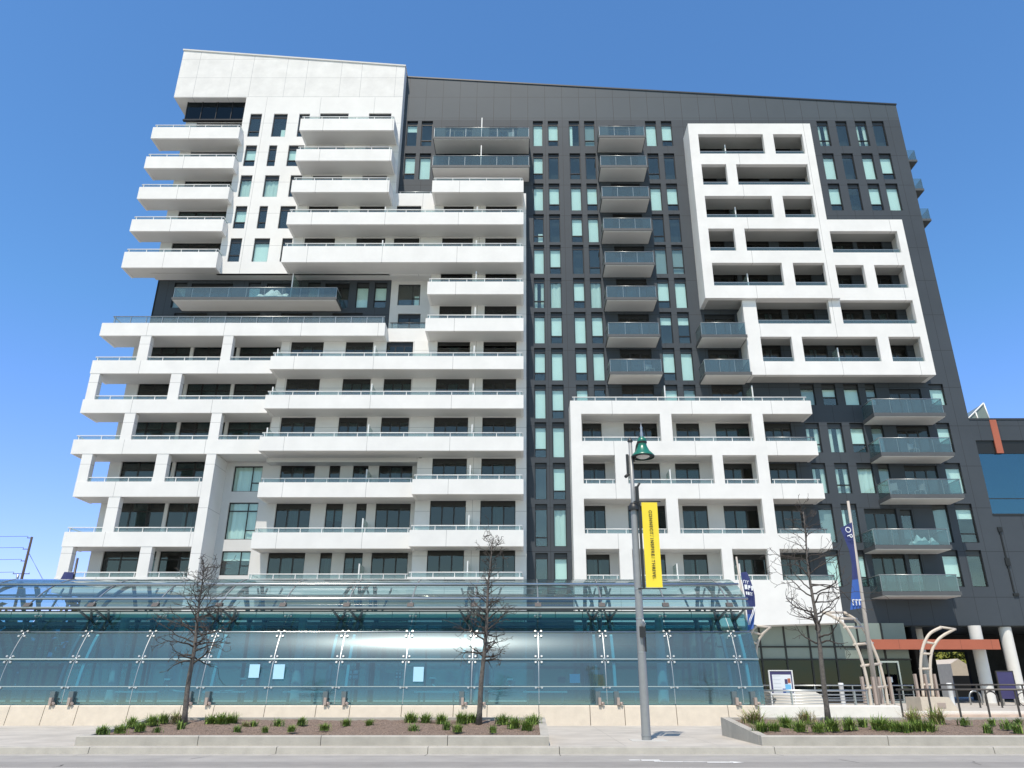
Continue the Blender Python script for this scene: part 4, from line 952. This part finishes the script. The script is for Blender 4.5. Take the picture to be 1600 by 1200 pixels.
b.box(x1 - .38, x1 - .14, Y + .003, Y + .01, z0 + .04, z0 + .34, 'screen_blue'); b.box(x1 - .5, x1 - .38, Y + .003, Y + .01, z0 + .02, z0 + .18, 'flag_blue'); b.box(x1 - .38, x1 - .26, Y + .003, Y + .01, z0 + .36, z0 + .55, 'poster_navy'); b.box(x1 - .25, x1 - .13, Y + .003, Y + .01, z0 + .40, z0 + .58, 'orange_panel')
for k in range(5): b.box(x0 + .17, x1 - .55, Y + .004, Y + .01, z0 + .08 + .15 * k, z0 + .085 + .15 * k, 'rail_steel')
b.build('map_panel', sg)
Y = 35.4; b = MB(); xa, xb = xx(1206, 1092, Y), xx(1284, 1092, Y); zt = zz(1081, Y); b.prism([(xa, .55), (xb + .15, .55), (xb, zt - .12), (xb - .25, zt), (xa - .1, zt), (xa + .2, zt - .3)], Y, Y + 1.6, 'white_concrete'); tag(b.build('planter_block'), 'smooth white sloped block behind the light steel railing', 'block')
for u, v0, v1, Y, lb in ((1316, 1067, 1104, 42, 'white bollard between the bare tree and the tall arch'), (1486, 1067, 1101, 42.5, 'white bollard right of the smaller arch, left of the columns')):
    x = xx(u, 1085, Y); b = MB(); b.lathe([(.0, 1.14), (.11, 1.14), (.13, 1.12), (.13, 1.0), (.115, .98), (.115, 0)], (x, Y, GZ), 'rail_white', 14); tag(b.build('bollard'), lb, 'bollard', 'white bollards on the forecourt')
for u, lb in ((1524, 'leftmost steel bike hoop, beside the first white column'), (1549, 'middle steel bike hoop in front of the first white column'), (1576, 'rightmost steel bike hoop near the bicycle')):
    Y = 46.0 if u != 1549 else 44; x = xx(u, 1090, Y); b = MB(); w_ = .32; pts = [(x - w_, Y, GZ)] + [(x - w_ * math.cos(a), Y, GZ + .42 + .3 * math.sin(a)) for a in [math.pi * k / 10 for k in range(11)]] + [(x + w_, Y, GZ)]
    b.tube(pts, .045, 'rail_steel' if u != 1549 else 'rail_dark', 8); tag(b.build('bike_rack'), lb, 'bike rack', 'bike hoops by the columns')
Y = 44; b = MB(); xa, xb = xx(1561, 1070, Y), xx(1586, 1070, Y); b.box(xa, xb, Y, Y + .05, zz(1092, Y), zz(1049, Y), 'poster_navy'); b.box(xa - .04, xa, Y - .02, Y + .07, GZ, zz(1048, Y), 'rail_dark'); b.box(xb, xb + .04, Y - .02, Y + .07, GZ, zz(1048, Y), 'rail_dark'); b.box(xa, xb, Y - .02, Y + .07, zz(1048, Y) - .04, zz(1048, Y), 'rail_dark'); tag(b.build('board'), 'blank dark display board standing by the second column', 'display board')
# bicycle at the picture's right edge
Y = 43.2; bx = xx(1603, 1092, Y); bk = thing('bicycle', 'dark bicycle with a white front basket by the bike hoops', 'bicycle', (bx, Y, GZ))
def wheel(x):
    t = MB(); t.tube([(x + .33 * math.cos(2 * math.pi * k / 20), Y, GZ + .34 + .33 * math.sin(2 * math.pi * k / 20)) for k in range(21)], .022, 'frame_black', 6, caps=False)
    for k in range(8): t.tube([(x, Y, GZ + .34), (x + .32 * math.cos(math.pi * k / 4), Y, GZ + .34 + .32 * math.sin(math.pi * k / 4))], .004, 'stainless', 4)
    t.build('wheel', bk)
wheel(bx - .1); wheel(bx + .95)
t = MB(); F_ = [(bx - .1, GZ + .34), (bx + .1, GZ + .95), (bx + .62, GZ + .85), (bx + .45, GZ + .33), (bx + .95, GZ + .34)]
for a, b2 in ((0, 1), (1, 3), (2, 3), (3, 4), (2, 4), (1, 2)): t.tube([(F_[a][0], Y, F_[a][1]), (F_[b2][0], Y, F_[b2][1])], .018, 'lamp_dark', 6)
t.tube([(bx + .1, Y - .25, GZ + 1.05), (bx + .12, Y, GZ + .98), (bx + .1, Y + .25, GZ + 1.05)], .015, 'lamp_dark', 6); t.build('frame', bk)
t = MB(); t.box(bx + .52, bx + .76, Y - .07, Y + .07, GZ + .9, GZ + .95, 'frame_black'); t.build('saddle', bk)
t = MB(); t.prism([(bx - .25, GZ + .72), (bx + .02, GZ + .72), (bx + .06, GZ + 1.0), (bx - .3, GZ + 1.0)], Y - .16, Y + .16, 'rail_white'); t.build('basket', bk)

# ================================================================ FLAGS AND STREET LAMP
def cloth(rows, Y, m_of, name, parent, wav=.05):
    """rows: list of ((u,v) inner, (u,v) outer); a waving sheet with a little thickness"""
    b = MB(); P = []
    for k, (a, c) in enumerate(rows):
        P.append([Vector((xx(a[0] + (c[0] - a[0]) * f, a[1] + (c[1] - a[1]) * f, Y), Y + wav * math.sin(k * 1.1 + f * 2.5) * f, zz(a[1] + (c[1] - a[1]) * f, Y))) for f in (0, .33, .66, 1)])
    for k in range(len(P) - 1):
        for j in range(3): b.face([P[k + 1][j], P[k + 1][j + 1], P[k][j + 1], P[k][j]], m_of(k), True)
    o = b.build(name, parent); return o
def flagpole(label, u0, v0, u1, v1, Y, r, zb, m='pole_beige'):
    x1, z1 = xx(u0, v0, Y), zz(v0, Y); x0 = xx(u1, v1, Y)
    f = thing('flagpole', label, 'flagpole', (x0, Y, zb), 'flag poles around the station')
    t = MB(); t.tube([(x0, Y, zb), (x0 + (x1 - x0) * .5, Y, (zb + z1) / 2), (x1, Y, z1)], [r, r * .8, r * .55], m, 12); t.build('pole', f); return f
f = flagpole('tall beige pole with a furled blue banner in front of the charcoal wall', 1325, 783, 1372, 1104, 33.2, .105, .8)
rows = [((1331, 816), (1313, 825)), ((1333, 835), (1318.5, 840)), ((1335.5, 858), (1326, 860)), ((1338, 880), (1330.5, 881)), ((1341, 905), (1332, 906)), ((1344, 930), (1330.5, 932)), ((1345.5, 942), (1329.5, 944)), ((1346, 950), (1328, 953))]
fl_ = cloth(rows, 33.05, lambda k: 'flag_navy' if k < 4 else 'flag_blue', 'banner', f)
for ch, u, v in (('O', 1324.5, 828), ('P', 1327.5, 838)): lettering(ch, .34, 'flag_white', fl_, (xx(u, v, 32.95), 32.93, zz(v, 32.95)), (R(90), R(68), 0))
def worn_line(par, u0, u1, v, h, Y, seed, tilt=0.0):
    """a line of print too worn to read: letter-sized marks"""
    r = random.Random(seed); b = MB(); x, x1 = xx(u0, v, Y), xx(u1, v, Y); xs0 = x
    while x < x1:
        w_ = h * r.uniform(.35, .7); z = zz(v, Y) - (x - xs0) * tilt; a = h * .16
        b.box(x, x + a, Y, Y + .01, z - h / 2, z + h / 2, 'flag_white'); b.box(x + a, x + w_, Y, Y + .01, z + h * r.choice([-.5, -.1, .3]), z + h * .5, 'flag_white'); x += w_ + h * .16
    b.build('lettering', par)
worn_line(fl_, 1332, 1343, 941, .24, 32.93, 3)
f = flagpole('slim pole with a dark blue feather banner at the right end of the station', 1150.5, 870, 1186, 1104, 33.6, .07, .8)
rows = [((1157, 895), (1167, 893)), ((1159, 905), (1171.5, 904)), ((1161.5, 917), (1175.5, 917)), ((1164, 930), (1179, 930)), ((1166, 945), (1180.5, 945)), ((1167.5, 960), (1180, 959)), ((1168, 973), (1178.5, 972)), ((1168, 986), (1177, 982))]
fl_ = cloth(rows, 33.45, lambda k: 'flag_navy' if k < 5 else 'flag_blue', 'banner', f)
for k, (u0, u1, v, h) in enumerate(((1161.5, 1171, 908.5, .12), (1163.5, 1174, 917, .19), (1165.5, 1175, 926.5, .13))): worn_line(fl_, u0, u1, v, h, 33.33, k + 5, .2)
t = MB(); 
for du in (0, 2.2): t.tube([Vector((xx(u + du, v, 33.36), 33.36, zz(v, 33.36))) for u, v in ((1169, 976), (1172, 966), (1175.5, 958), (1177.5, 948))], .02, 'flag_white', 5)
t.build('motif', fl_)
f = flagpole('short dark pole with a drooping navy flag left of the apartment block', 121.5, 872, 110, 925, 40, .1, GZ, 'rail_dark')
cloth([((116, 894), (100, 893.5)), ((114, 901), (97, 901)), ((112, 909), (93, 909))], 39.9, lambda k: 'flag_navy', 'flag', f)

LX, LY = 3.45, 23.3
lp = thing('street_lamp', 'tall grey street lamp with a green bell shade and a yellow banner', 'street lamp', (LX, LY, .15))
zj, zt = zz(792, LY), zz(690, LY)
t = MB(); t.lathe([(.135, 0), (.13, .3), (.10, zj - .15)], (LX, LY, .15), 'lamp_pole', 20); t.build('pole', lp)
t = MB(); t.lathe([(.068, 0), (.062, zt - zj), (.0, zt - zj)], (LX, LY, zj), 'lamp_pole', 16); t.lathe([(.09, zt - zj), (.085, zt - zj + .05), (.02, zt - zj + .12), (.0, zt - zj + .16)], (LX, LY, zj), 'lamp_dark', 14); t.build('upper_pole', lp)
t = MB(); t.lathe([(.17, 0), (.18, .05), (.16, .14), (.10, .24), (.09, .24)], (LX, LY, zj - .12), 'lamp_dark', 18); t.box(LX + .08, LX + .18, LY - .06, LY + .06, zj - .02, zj + .65, 'lamp_dark'); t.tube([(LX + .1, LY, zj + .55), (LX + .22, LY - .05, zj + .75)], .035, 'lamp_dark', 6); t.box(LX - .16, LX - .085, LY - .04, LY + .04, zj + 1.0, zj + 1.7, 'lamp_dark'); t.tube([(LX - .1, LY, zj + 1.05), (LX - .22, LY - .05, zj + .95)], .05, 'lamp_dark', 8); t.build('bracket', lp)
lx = LX + .36; zr = zz(714, LY - .15)
t = MB(); t.lathe([(.37, 0), (.375, .03), (.33, .08), (.22, .2), (.155, .34), (.13, .44), (.15, .46), (.15, .54), (.13, .6), (.07, .66), (.04, .68)], (lx, LY - .15, zr), 'lamp_green', 28); t.lathe([(.36, -.02), (.375, .0), (.37, .03)], (lx, LY - .15, zr), 'lamp_dark', 28); t.lathe([(.14, .44), (.156, .47), (.156, .5)], (lx, LY - .15, zr), 'lamp_dark', 20); t.lathe([(.34, .015), (.0, .03)], (lx, LY - .15, zr), 'lamp_dark', 28, False); sh = t.build('lamp_shade', lp)
t = MB(); t.lathe([(.0, -.05), (.13, -.04), (.21, .0), (.22, .012)], (lx, LY - .15, zr), 'lens', 20); t.build('lens', sh)
t = MB(); t.tube([(LX + .07, LY, zr - .12), (LX + .14, LY, zr + .05), (LX + .2, LY - .04, zr + .4), (lx - .03, LY - .12, zr + .74), (lx, LY - .15, zr + .8), (lx, LY - .15, zr + .64)], .035, 'lamp_dark', 8); t.lathe([(.05, .64), (.05, .8), (.035, .86), (.035, .95), (.045, .98), (.012, 1.05), (.0, 1.24)], (lx, LY - .15, zr), 'rail_steel', 12); t.build('arm', lp)
zb0, zb1 = zz(919, LY), zz(787, LY)
t = MB()
for z in (zb1 + .03, zb0 - .03): t.tube([(LX - .02, LY - .16, z), (LX + .82, LY - .16, z)], .018, 'lamp_dark', 6)
t.box(LX + .13, LX + .2, LY - .1, LY, zb0, zb1, 'lamp_dark'); t.build('banner_arm', lp)
t = MB(); n = 10
for k in range(n):
    za, zc = zb0 + (zb1 - zb0) * k / n, zb0 + (zb1 - zb0) * (k + 1) / n
    def bend(z, x): f = (z - zb0) / (zb1 - zb0); return LY - .18 + .03 * math.sin(f * 3.14) * (1 if x else .4)
    t.face([(LX + .22, bend(za, 0), za), (LX + .71, bend(za, 1), za), (LX + .71, bend(zc, 1), zc), (LX + .22, bend(zc, 0), zc)], 'banner_yellow', True)
bn = t.build('banner', lp)
lettering('CONNECT. INSPIRE. THRIVE.', .135, 'letter_dark', bn, (LX + .47, LY - .20, (zb0 + zb1) / 2), (R(90), R(90), 0), bold=.003, gap=1.22)
t = MB(); zq = zz(985, LY)
t.box(LX - .05, LX + .12, LY - .22, LY - .13, zq - .2, zq + .1, 'lamp_dark'); t.tube([(LX + .06, LY - .2, zq + .05), (LX + .12, LY - .22, zq + .18), (LX + .06, LY - .22, zq + .28), (LX, LY - .2, zq + .18), (LX + .06, LY - .2, zq + .05)], .018, 'rail_steel', 6); t.box(LX + .09, LX + .13, LY - .16, LY - .1, zq - .6, zq - .2, 'lamp_dark'); t.build('junction_box', lp)
t = MB(); t.lathe([(.142, 0), (.138, .05)], (LX, LY, zz(1150, LY)), 'lamp_pole', 20)
for z in (zb0 - .05, zz(1020, LY), zq + .32): t.lathe([(.122, 0), (.122, .035)], (LX, LY, z), 'rail_steel', 18)
t.build('band', lp)

# utility pole and wires far left
Y = 90; x = xx(50, 839, Y); zt = zz(839, Y)
up = thing('utility_pole', 'dark wooden utility pole with cross arms far beyond the building on the left', 'utility pole', (x, Y, 0))
t = MB(); t.tube([(x - .1, Y, 0), (x, Y, zt)], [.22, .13], 'wood_pole', 10); t.build('pole', up)
for v, a, b2 in ((840.5, -.55, 0), (858, -.75, 0), (876.5, -.65, 0), (896.5, -1.2, .75)):
    z = zz(v, Y); t = MB(); t.box(x + a, x + b2, Y - .04, Y + .04, z - .035, z + .035, 'wood_pole')
    for q in (a + .06, b2 - .06): t.lathe([(.03, 0), (.04, .06), (.0, .18)], (x + q, Y, z + .035), 'rail_steel', 8)
    t.build('cross_arm', up)
t = MB(); z = zz(898, Y); t.lathe([(.14, -.6), (.14, 0), (.0, .05)], (x - .55, Y, z), 'rail_steel', 12); t.build('transformer', up)
t = MB()
for v, a in ((840.5, -.5), (858, -.7), (876.5, -.6), (896.5, -1.1)):
    z = zz(v, Y) + .2; P = []
    for k in range(13):
        f = k / 12; P.append((x + a - 45 * f, Y - 12 * f, z + 1.2 * f - 1.6 * math.sin(math.pi * f) * .8))
    t.tube(P, .022, 'wire', 4)
for du, dv in ((10, 60), (16, 66)): t.tube([(x, Y, zz(850 + dv * .2, Y)), (x + du * .16, Y + 20, 0)], .02, 'wire', 4)
t.build('wire', up)

# ================================================================ PLANTERS, SHRUBS, TREES
def soil(Y): return .36 + .07 * (Y - 21.4)
def plant_y(v): t = (PPV - v) / FPX; k = (ST + CT * t) / (CT - ST * t); return 2.738 / (.07 - k)
def planter(label, x0, x1, joints, open_right=False):
    a = thing('planter', label, 'planter', ((x0 + x1) / 2, 23, .15), 'concrete planters along the kerb')
    g = MB(); js = [x0] + joints + [x1]
    for p, q in zip(js, js[1:]): g.prism([(21.3, .15), (21.3, .36), (21.33, .385), (21.52, .385), (21.55, .15)], p + .008, q - .008, 'planter_concrete', 'X')
    for p, q in ((x0, x0 + .22), (x1 - .22, x1)): g.prism([(21.551, .15), (21.551, .385), (25.2, .66), (25.2, .15)], p, q, 'planter_concrete', 'X')
    g.prism([(25.2, .15), (25.2, .665), (25.45, .665), (25.45, .15)], x0, x1, 'planter_concrete', 'X'); g.build('kerb_wall', a)
    rnd = random.Random(5); nx = int((x1 - x0) / .14); ny = 24; g = MB(); V = []
    for j in range(ny + 1):
        for i in range(nx + 1):
            x = x0 + .2 + (x1 - x0 - .4) * i / nx; y = 21.5 + 3.72 * j / ny
            V.append((x, y, soil(y) - .03 + rnd.uniform(-.022, .028) + .05 * math.sin(x * 1.3) * math.sin((y - 21.5) / 3.7 * math.pi)))
    for j in range(ny):
        for i in range(nx): g.face([V[j * (nx + 1) + i], V[j * (nx + 1) + i + 1], V[(j + 1) * (nx + 1) + i + 1], V[(j + 1) * (nx + 1) + i]], 'mulch', False)
    g.build('mulch_bed', a, kind=None)
    return a
planter('long low concrete planter with mulch, two bare trees and grass on the left', -11.5, .66, [-8.35, -5.2, -1.95])
planter('low concrete planter with slanted end wall on the right', 6.1, 24, [9.35, 13.2, 17.1])
def tuft_mesh(seed, m, h, n, spread, m2=None):
    rnd = random.Random(seed); b = MB()
    for k in range(n):
        an = rnd.uniform(0, 2 * math.pi); lean = rnd.uniform(.2, 1.5); L = h * rnd.uniform(.55, 1.1); wd = rnd.uniform(.007, .014)
        bx_, by_ = rnd.gauss(0, spread * .35), rnd.gauss(0, spread * .35); dx, dy = math.cos(an), math.sin(an); px, py = -dy * wd, dx * wd
        mm = m2 if m2 and rnd.random() < .35 else m
        p = [(bx_, by_, -.03)]
        for s in (1, 2, 3):
            f = s / 3; p.append((bx_ + dx * lean * L * f ** 1.6 * .8, by_ + dy * lean * L * f ** 1.6 * .8, L * (f - .38 * lean * f * f)))
        for a, c, w0, w1 in ((p[0], p[1], 1, .95), (p[1], p[2], .95, .7), (p[2], p[3], .7, .08)):
            b.face([(a[0] - px * w0, a[1] - py * w0, a[2]), (a[0] + px * w0, a[1] + py * w0, a[2]), (c[0] + px * w1, c[1] + py * w1, c[2]), (c[0] - px * w1, c[1] - py * w1, c[2])], mm)
    return b
protos = {'g': [tuft_mesh(s, 'grass_green', .40, 190, .22, 'grass_dark') for s in (1, 2, 3)], 'y': [tuft_mesh(s, 'grass_dry', .5, 170, .26, 'grass_green') for s in (4, 5)], 's': [tuft_mesh(s, 'grass_dark', .26, 90, .16, 'grass_green') for s in (6, 7)]}
made = {}
for k, L in protos.items():
    for i, b in enumerate(L): made[k, i] = b
left = [(159, 1146, 's', 1.2), (188, 1144, 'g', .8), (206, 1134, 'g', .9), (218, 1141, 'g', .85), (237, 1131, 'g', .95), (255, 1128, 'g', .95), (278, 1127, 'y', .8), (282, 1138, 's', 1.1), (246, 1143, 's', .8), (330, 1131, 'g', .95), (345, 1132, 'g', 1.15), (362, 1131, 'g', 1.1), (370, 1143, 's', .9), (383, 1136, 'y', .5), (396, 1135, 's', .9), (414, 1143, 'g', .55), (434, 1133, 's', 1.1), (455, 1142, 'g', .6), (471, 1131, 's', 1.1), (507, 1140, 'g', .65), (541, 1133, 'g', .7), (577, 1133, 'g', .65), (642, 1129, 'g', 1.1), (646, 1141, 's', 1.0), (665, 1129, 'g', 1.05), (690, 1130, 'g', 1.0), (698, 1138, 's', 1.1), (715, 1142, 'g', .7), (722, 1128, 'g', 1.05), (738, 1127, 'g', .9), (786, 1130, 'g', .95), (804, 1136, 'g', 1.05), (824, 1140, 'g', 1.05), (833, 1131, 'g', 1.0), (770, 1143, 's', .9)]
right = [(1177, 1131, 'y', 1.2), (1191, 1143, 'g', 1.0), (1209, 1142, 'g', .9), (1228, 1135, 'g', 1.1), (1250, 1141, 'g', .95), (1260, 1128, 'y', 1.0), (1279, 1142, 'g', .9), (1301, 1140, 'g', 1.15), (1328, 1138, 'g', 1.1), (1348, 1134, 's', 1.2), (1375, 1139, 'g', 1.25), (1398, 1142, 'g', 1.0), (1416, 1143, 'g', 1.0), (1429, 1131, 'y', 1.2), (1437, 1142, 'g', 1.05), (1454, 1143, 'g', 1.0), (1465, 1129, 'y', 1.2), (1507, 1131, 's', 1.1), (1550, 1131, 's', .9), (1543, 1143, 's', 1.2), (1574, 1137, 's', 1.3), (1590, 1143, 's', 1.2), (1592, 1131, 's', 1.0)]
ORD = 'first second third fourth fifth sixth seventh eighth ninth tenth eleventh twelfth thirteenth fourteenth fifteenth sixteenth seventeenth eighteenth nineteenth twentieth'.split()
KW = {'g': ('lush green grass clump', 'green grass clumps in the planters'), 'y': ('dry straw-coloured grass clump', 'dry grass clumps in the planters'), 's': ('small dark green shoot clump', 'small grass shoots in the planters')}
first = {}
rnd = random.Random(11)
for side, L in (('left', left), ('right', right)):
    cnt = {}
    for u, v, k, s in sorted(L):
        i = rnd.randrange(len(protos[k])); Y = plant_y(v); x = xx(u, v, Y); cnt[k] = cnt.get(k, 0) + 1
        if (k, i) not in first:
            o = made[k, i].build('grass_clump', None, (0, 0, 0)); first[k, i] = o
        else: o = first[k, i].copy(); COL.objects.link(o)
        o.location = (x, Y, soil(Y) - .01); o.rotation_euler = (0, 0, rnd.uniform(0, 6.28)); s *= .93; o.scale = (s * rnd.uniform(.9, 1.1), s * rnd.uniform(.9, 1.1), s)
        n = cnt[k]; o_ = ORD[n - 1] if n <= 20 else 'twenty-' + ORD[n - 21]
        tag(o, f'{KW[k][0]}, {o_} of its kind from the left in the {side} planter', 'grass clump', KW[k][1])

def bare_tree(label, u, v, Yt, vtop, utop, seed, spread, first_f, nb, style, lean=0.0):
    rnd = random.Random(seed); x0 = xx(u, v, Yt); z0 = soil(Yt) - .05; zt = zz(vtop, Yt); xt = xx(utop, vtop, Yt); H = zt - z0
    t = thing('bare_tree', label, 'tree', (x0, Yt, z0), 'bare street trees in the planters')
    N = 14; T = []
    for k in range(N + 1):
        f = k / N; wv = .075 * math.sin(f * 11 + seed) * f * (1.2 - f); T.append(Vector((x0 + (xt - x0) * f + wv, Yt + .04 * math.sin(f * 7 + seed), z0 + H * f)))
    r0 = .08; rad = [max(.014, r0 * (1 - .88 * (k / N) ** 1.35)) for k in range(N + 1)]; rad[0] = r0 * 1.3
    b = MB(); b.tube(T, rad, 'trunk_grey', 9); b.build('trunk', t)
    def trunk_at(f):
        i = min(int(f * N), N - 1); q = f * N - i; return T[i].lerp(T[i + 1], q), rad[i] + (rad[i + 1] - rad[i]) * q
    B = MB()
    def limb(p, d, L, r, depth):
        n = max(3, int(L / .11)); P = [p.copy()]; q = p.copy(); dd = d.copy(); rr = [r]
        for k in range(n):
            dd = (dd + Vector((rnd.gauss(0, .27), rnd.gauss(0, .27), rnd.gauss(0, .2) + style['up'] * .05))).normalized(); q = q + dd * (L / n); P.append(q.copy()); rr.append(max(.0062, r * (1 - .85 * (k + 1) / n)))
        B.tube(P, rr, 'bark' if depth == 0 else 'twig', 5 if depth == 0 else 4, True, False)
        if depth < 2:
            m = rnd.randint(*style['sub']) if depth == 0 else rnd.randint(1, 3)
            if L < .3: m = min(m, 2)
            for k in range(m):
                j = rnd.randint(1, n) if depth else rnd.randint(max(1, n // 4), n)
                base = (P[min(j, n)] - P[j - 1]).normalized(); side = Vector((rnd.gauss(0, 1), rnd.gauss(0, 1), rnd.gauss(.1, .7))).normalized()
                limb(P[j].copy(), (base * .7 + side * .75).normalized(), L * rnd.uniform(.22, .5), max(.004, rr[j] * .7), depth + 1)
    for k in range(nb):
        f = first_f + (1 - first_f) * (k + rnd.random()) / nb; f = min(f, .985); p, r = trunk_at(f); an = k * 2.4 + rnd.uniform(-.5, .5)
        g = (f - first_f) / (1 - first_f); L = spread * (style['shape'](g)) * rnd.uniform(.6, 1.15)
        up = style['rise'] + (1.2 - style['rise']) * g * .75; d = Vector((math.cos(an), math.sin(an) * .9, up + rnd.uniform(-.2, .2))).normalized()
        limb(p, d, L, max(.012, r * .55), 0)
    B.build('branches', t); return t
bare_tree('bare narrow street tree at the left of the long planter, tip below the balconies', 288, 1128, 24.3, 884, 319, 3, 1.5, .36, 46, {'up': .35, 'sub': (4, 7), 'rise': .12, 'shape': lambda g: 1 - .62 * g})
bare_tree('bare bushy-topped street tree in the middle of the long planter', 748, 1128, 24.3, 846, 769, 9, 1.0, .32, 54, {'up': .25, 'sub': (4, 8), 'rise': .10, 'shape': lambda g: .85 - .25 * g + .25 * math.sin(g * 7)})
bare_tree('bare spreading street tree with long thin limbs in the right planter', 1294, 1126, 24.3, 800, 1254, 22, 2.1, .34, 36, {'up': .5, 'sub': (2, 5), 'rise': .25, 'shape': lambda g: .65 + .45 * math.sin(min(1, g * 1.3) * 3.0) - .3 * g})
# what shows through the passage under the charcoal wall
Y = 86; x0, x1 = xx(1487, 1045, Y), xx(1513, 1045, Y); hs = thing('shed', 'small pale beige building seen through the dark passage between the columns', 'building', ((x0 + x1) / 2, Y, 0))
b = MB(); b.prism([(x0, 0), (x1, 0), (x1, 3.6), ((x0 + x1) / 2, 4.2), (x0, 3.7)], Y, Y + 5, 'barrier_concrete'); b.build('wall', hs)
b = MB(); b.box(x0 - .1, x1 + .1, Y - .12, Y - .01, 0, 2.5, 'frame_black'); b.build('garage_door', hs)
rnd = random.Random(8); tr = thing('leafy_tree', 'yellow-green leafy tree beyond the passage under the charcoal wall', 'tree', (50.5, 95, 0))
b = MB(); b.tube([(50.5, 95, 0), (50.6, 95, 3.2)], [.22, .12], 'bark', 8); b.build('trunk', tr)
b = MB()
for k in range(2600):
    d_ = Vector((rnd.gauss(0, 1), rnd.gauss(0, 1), rnd.gauss(0, 1))).normalized() * rnd.uniform(.2, 1) ; p = Vector((50.5 + d_.x * 5.4, 95 + d_.y * 3, 4.6 + d_.z * 2.8)); q = Vector((rnd.gauss(0, 1), rnd.gauss(0, 1), rnd.gauss(0, 1))).normalized() * .3; r_ = q.orthogonal().normalized() * .22
    b.face([p - q, p + r_, p + q, p - r_], 'leaf_spring')
b.build('crown', tr)
# scrubby trees beyond the station on the left, seen only through its glass
rnd = random.Random(31); b = MB()
for k in range(3800):
    x = rnd.uniform(-85, -31.5); hmax = 7.4 + 1.6 * math.sin(x * .5) + .8 * math.sin(x * 1.7); p = Vector((x, 64 + rnd.uniform(-2.5, 2.5), rnd.uniform(.2, 1) * hmax)); q = Vector((rnd.gauss(0, 1), rnd.gauss(0, 1), rnd.gauss(0, 1))).normalized() * .5; r_ = q.orthogonal().normalized() * .35
    b.face([p - q, p + r_, p + q, p - r_], 'foliage_dull')
o = b.build('tree_line', None, None, 'stuff'); tag(o, 'dull scrubby tree line seen through the left end of the glass station', 'tree line')
# things kept on the balconies
def chair(x, y, z, rz, label):
    t = thing('patio_chair', label, 'chair', (x, y, z), 'patio chairs on the glass balconies')
    M4 = Matrix.Translation((x, y, z)) @ Matrix.Rotation(rz, 4, 'Z')
    def bx(name, *q, m='plastic_grey'):
        b = MB(); b.box(*q, m); b.v = [tuple(M4 @ Vector(p)) for p in b.v]; b.build(name, t)
    bx('seat', -.25, .25, -.25, .25, .4, .44); bx('backrest', -.25, .25, .21, .25, .441, .9)
    for sx in (-.22, .22):
        for sy in (-.22, .22): bx('leg', sx - .02, sx + .02, sy - .02, sy + .02, 0, .399)
for u, v, rz, lb in ((1440, 713, .4, 'grey patio chair on the glass balcony second from the top at lower right'), (1412, 779, 2.2, 'left grey patio chair on the glass balcony third from the top at lower right'), (1450, 779, -1.2, 'right grey patio chair on the glass balcony third from the top at lower right'), (1020, 585.5, .3, 'grey patio chair on the lowest balcony of the middle charcoal stack'), (800, 217.5, 2.9, 'grey patio chair on the topmost long charcoal balcony')):
    z = zz(v, YK) + .3; chair(xx(u, v, YK), YK + .8, z, rz, lb)
pl = tuft_mesh(40, 'grass_dark', .7, 120, .25, 'grass_green'); px_, py_, pz_ = -7.6, 49.5, LBZ[3][0] + .27
pt = thing('potted_plant', 'tall potted plant on the white balcony, at the step between two balcony fronts', 'plant', (px_, py_, pz_))
b = MB(); b.lathe([(.0, 0), (.16, 0), (.21, .75), (.18, .75), (.17, .7), (.0, .7)], (px_, py_, pz_), 'plastic_grey', 14); b.build('pot', pt)
pl.v = [(x + px_, y + py_, z + pz_ + .72) for x, y, z in pl.v]; pl.build('foliage', pt)
# covered things left on balconies
Y = YK + .35; b = MB(); rnd = random.Random(4)
def heap(label, u0, u1, vb, vt, m, name, cat):
    zb_ = zz(vb, Y); h = zz(vt, Y) - zb_; x0, x1 = xx(u0, vb, Y), xx(u1, vb, Y); nx, ny = 22, 8; V = []; r = random.Random(int(u0))
    ph = [r.uniform(0, 6) for _ in range(6)]
    b = MB()
    for j in range(ny + 1):
        for i in range(nx + 1):
            f, q = i / nx, j / ny; e = math.sin(math.pi * min(1, max(0, f))) ** .35 * math.sin(math.pi * q) ** .5
            hh = h * e * (.62 + .2 * math.sin(f * 11 + ph[0] + q * 2) + .18 * math.sin(f * 23 + ph[1] - q * 5)); V.append((x0 + (x1 - x0) * f, Y + 1.0 * q, zb_ + hh))
    for j in range(ny):
        for i in range(nx): b.face([V[j * (nx + 1) + i], V[j * (nx + 1) + i + 1], V[(j + 1) * (nx + 1) + i + 1], V[(j + 1) * (nx + 1) + i]], m, False)
    tag(b.build(name), label, cat)
heap('crumpled white tarpaulin on the long glass balcony below the white block', 400, 450, 463.5, 446, 'tarp_white', 'tarpaulin', 'tarpaulin')
heap('pale teal cloth draped on the balcony second from the bottom at right', 1428, 1470, 851, 832, 'cloth_teal', 'cloth', 'cloth')
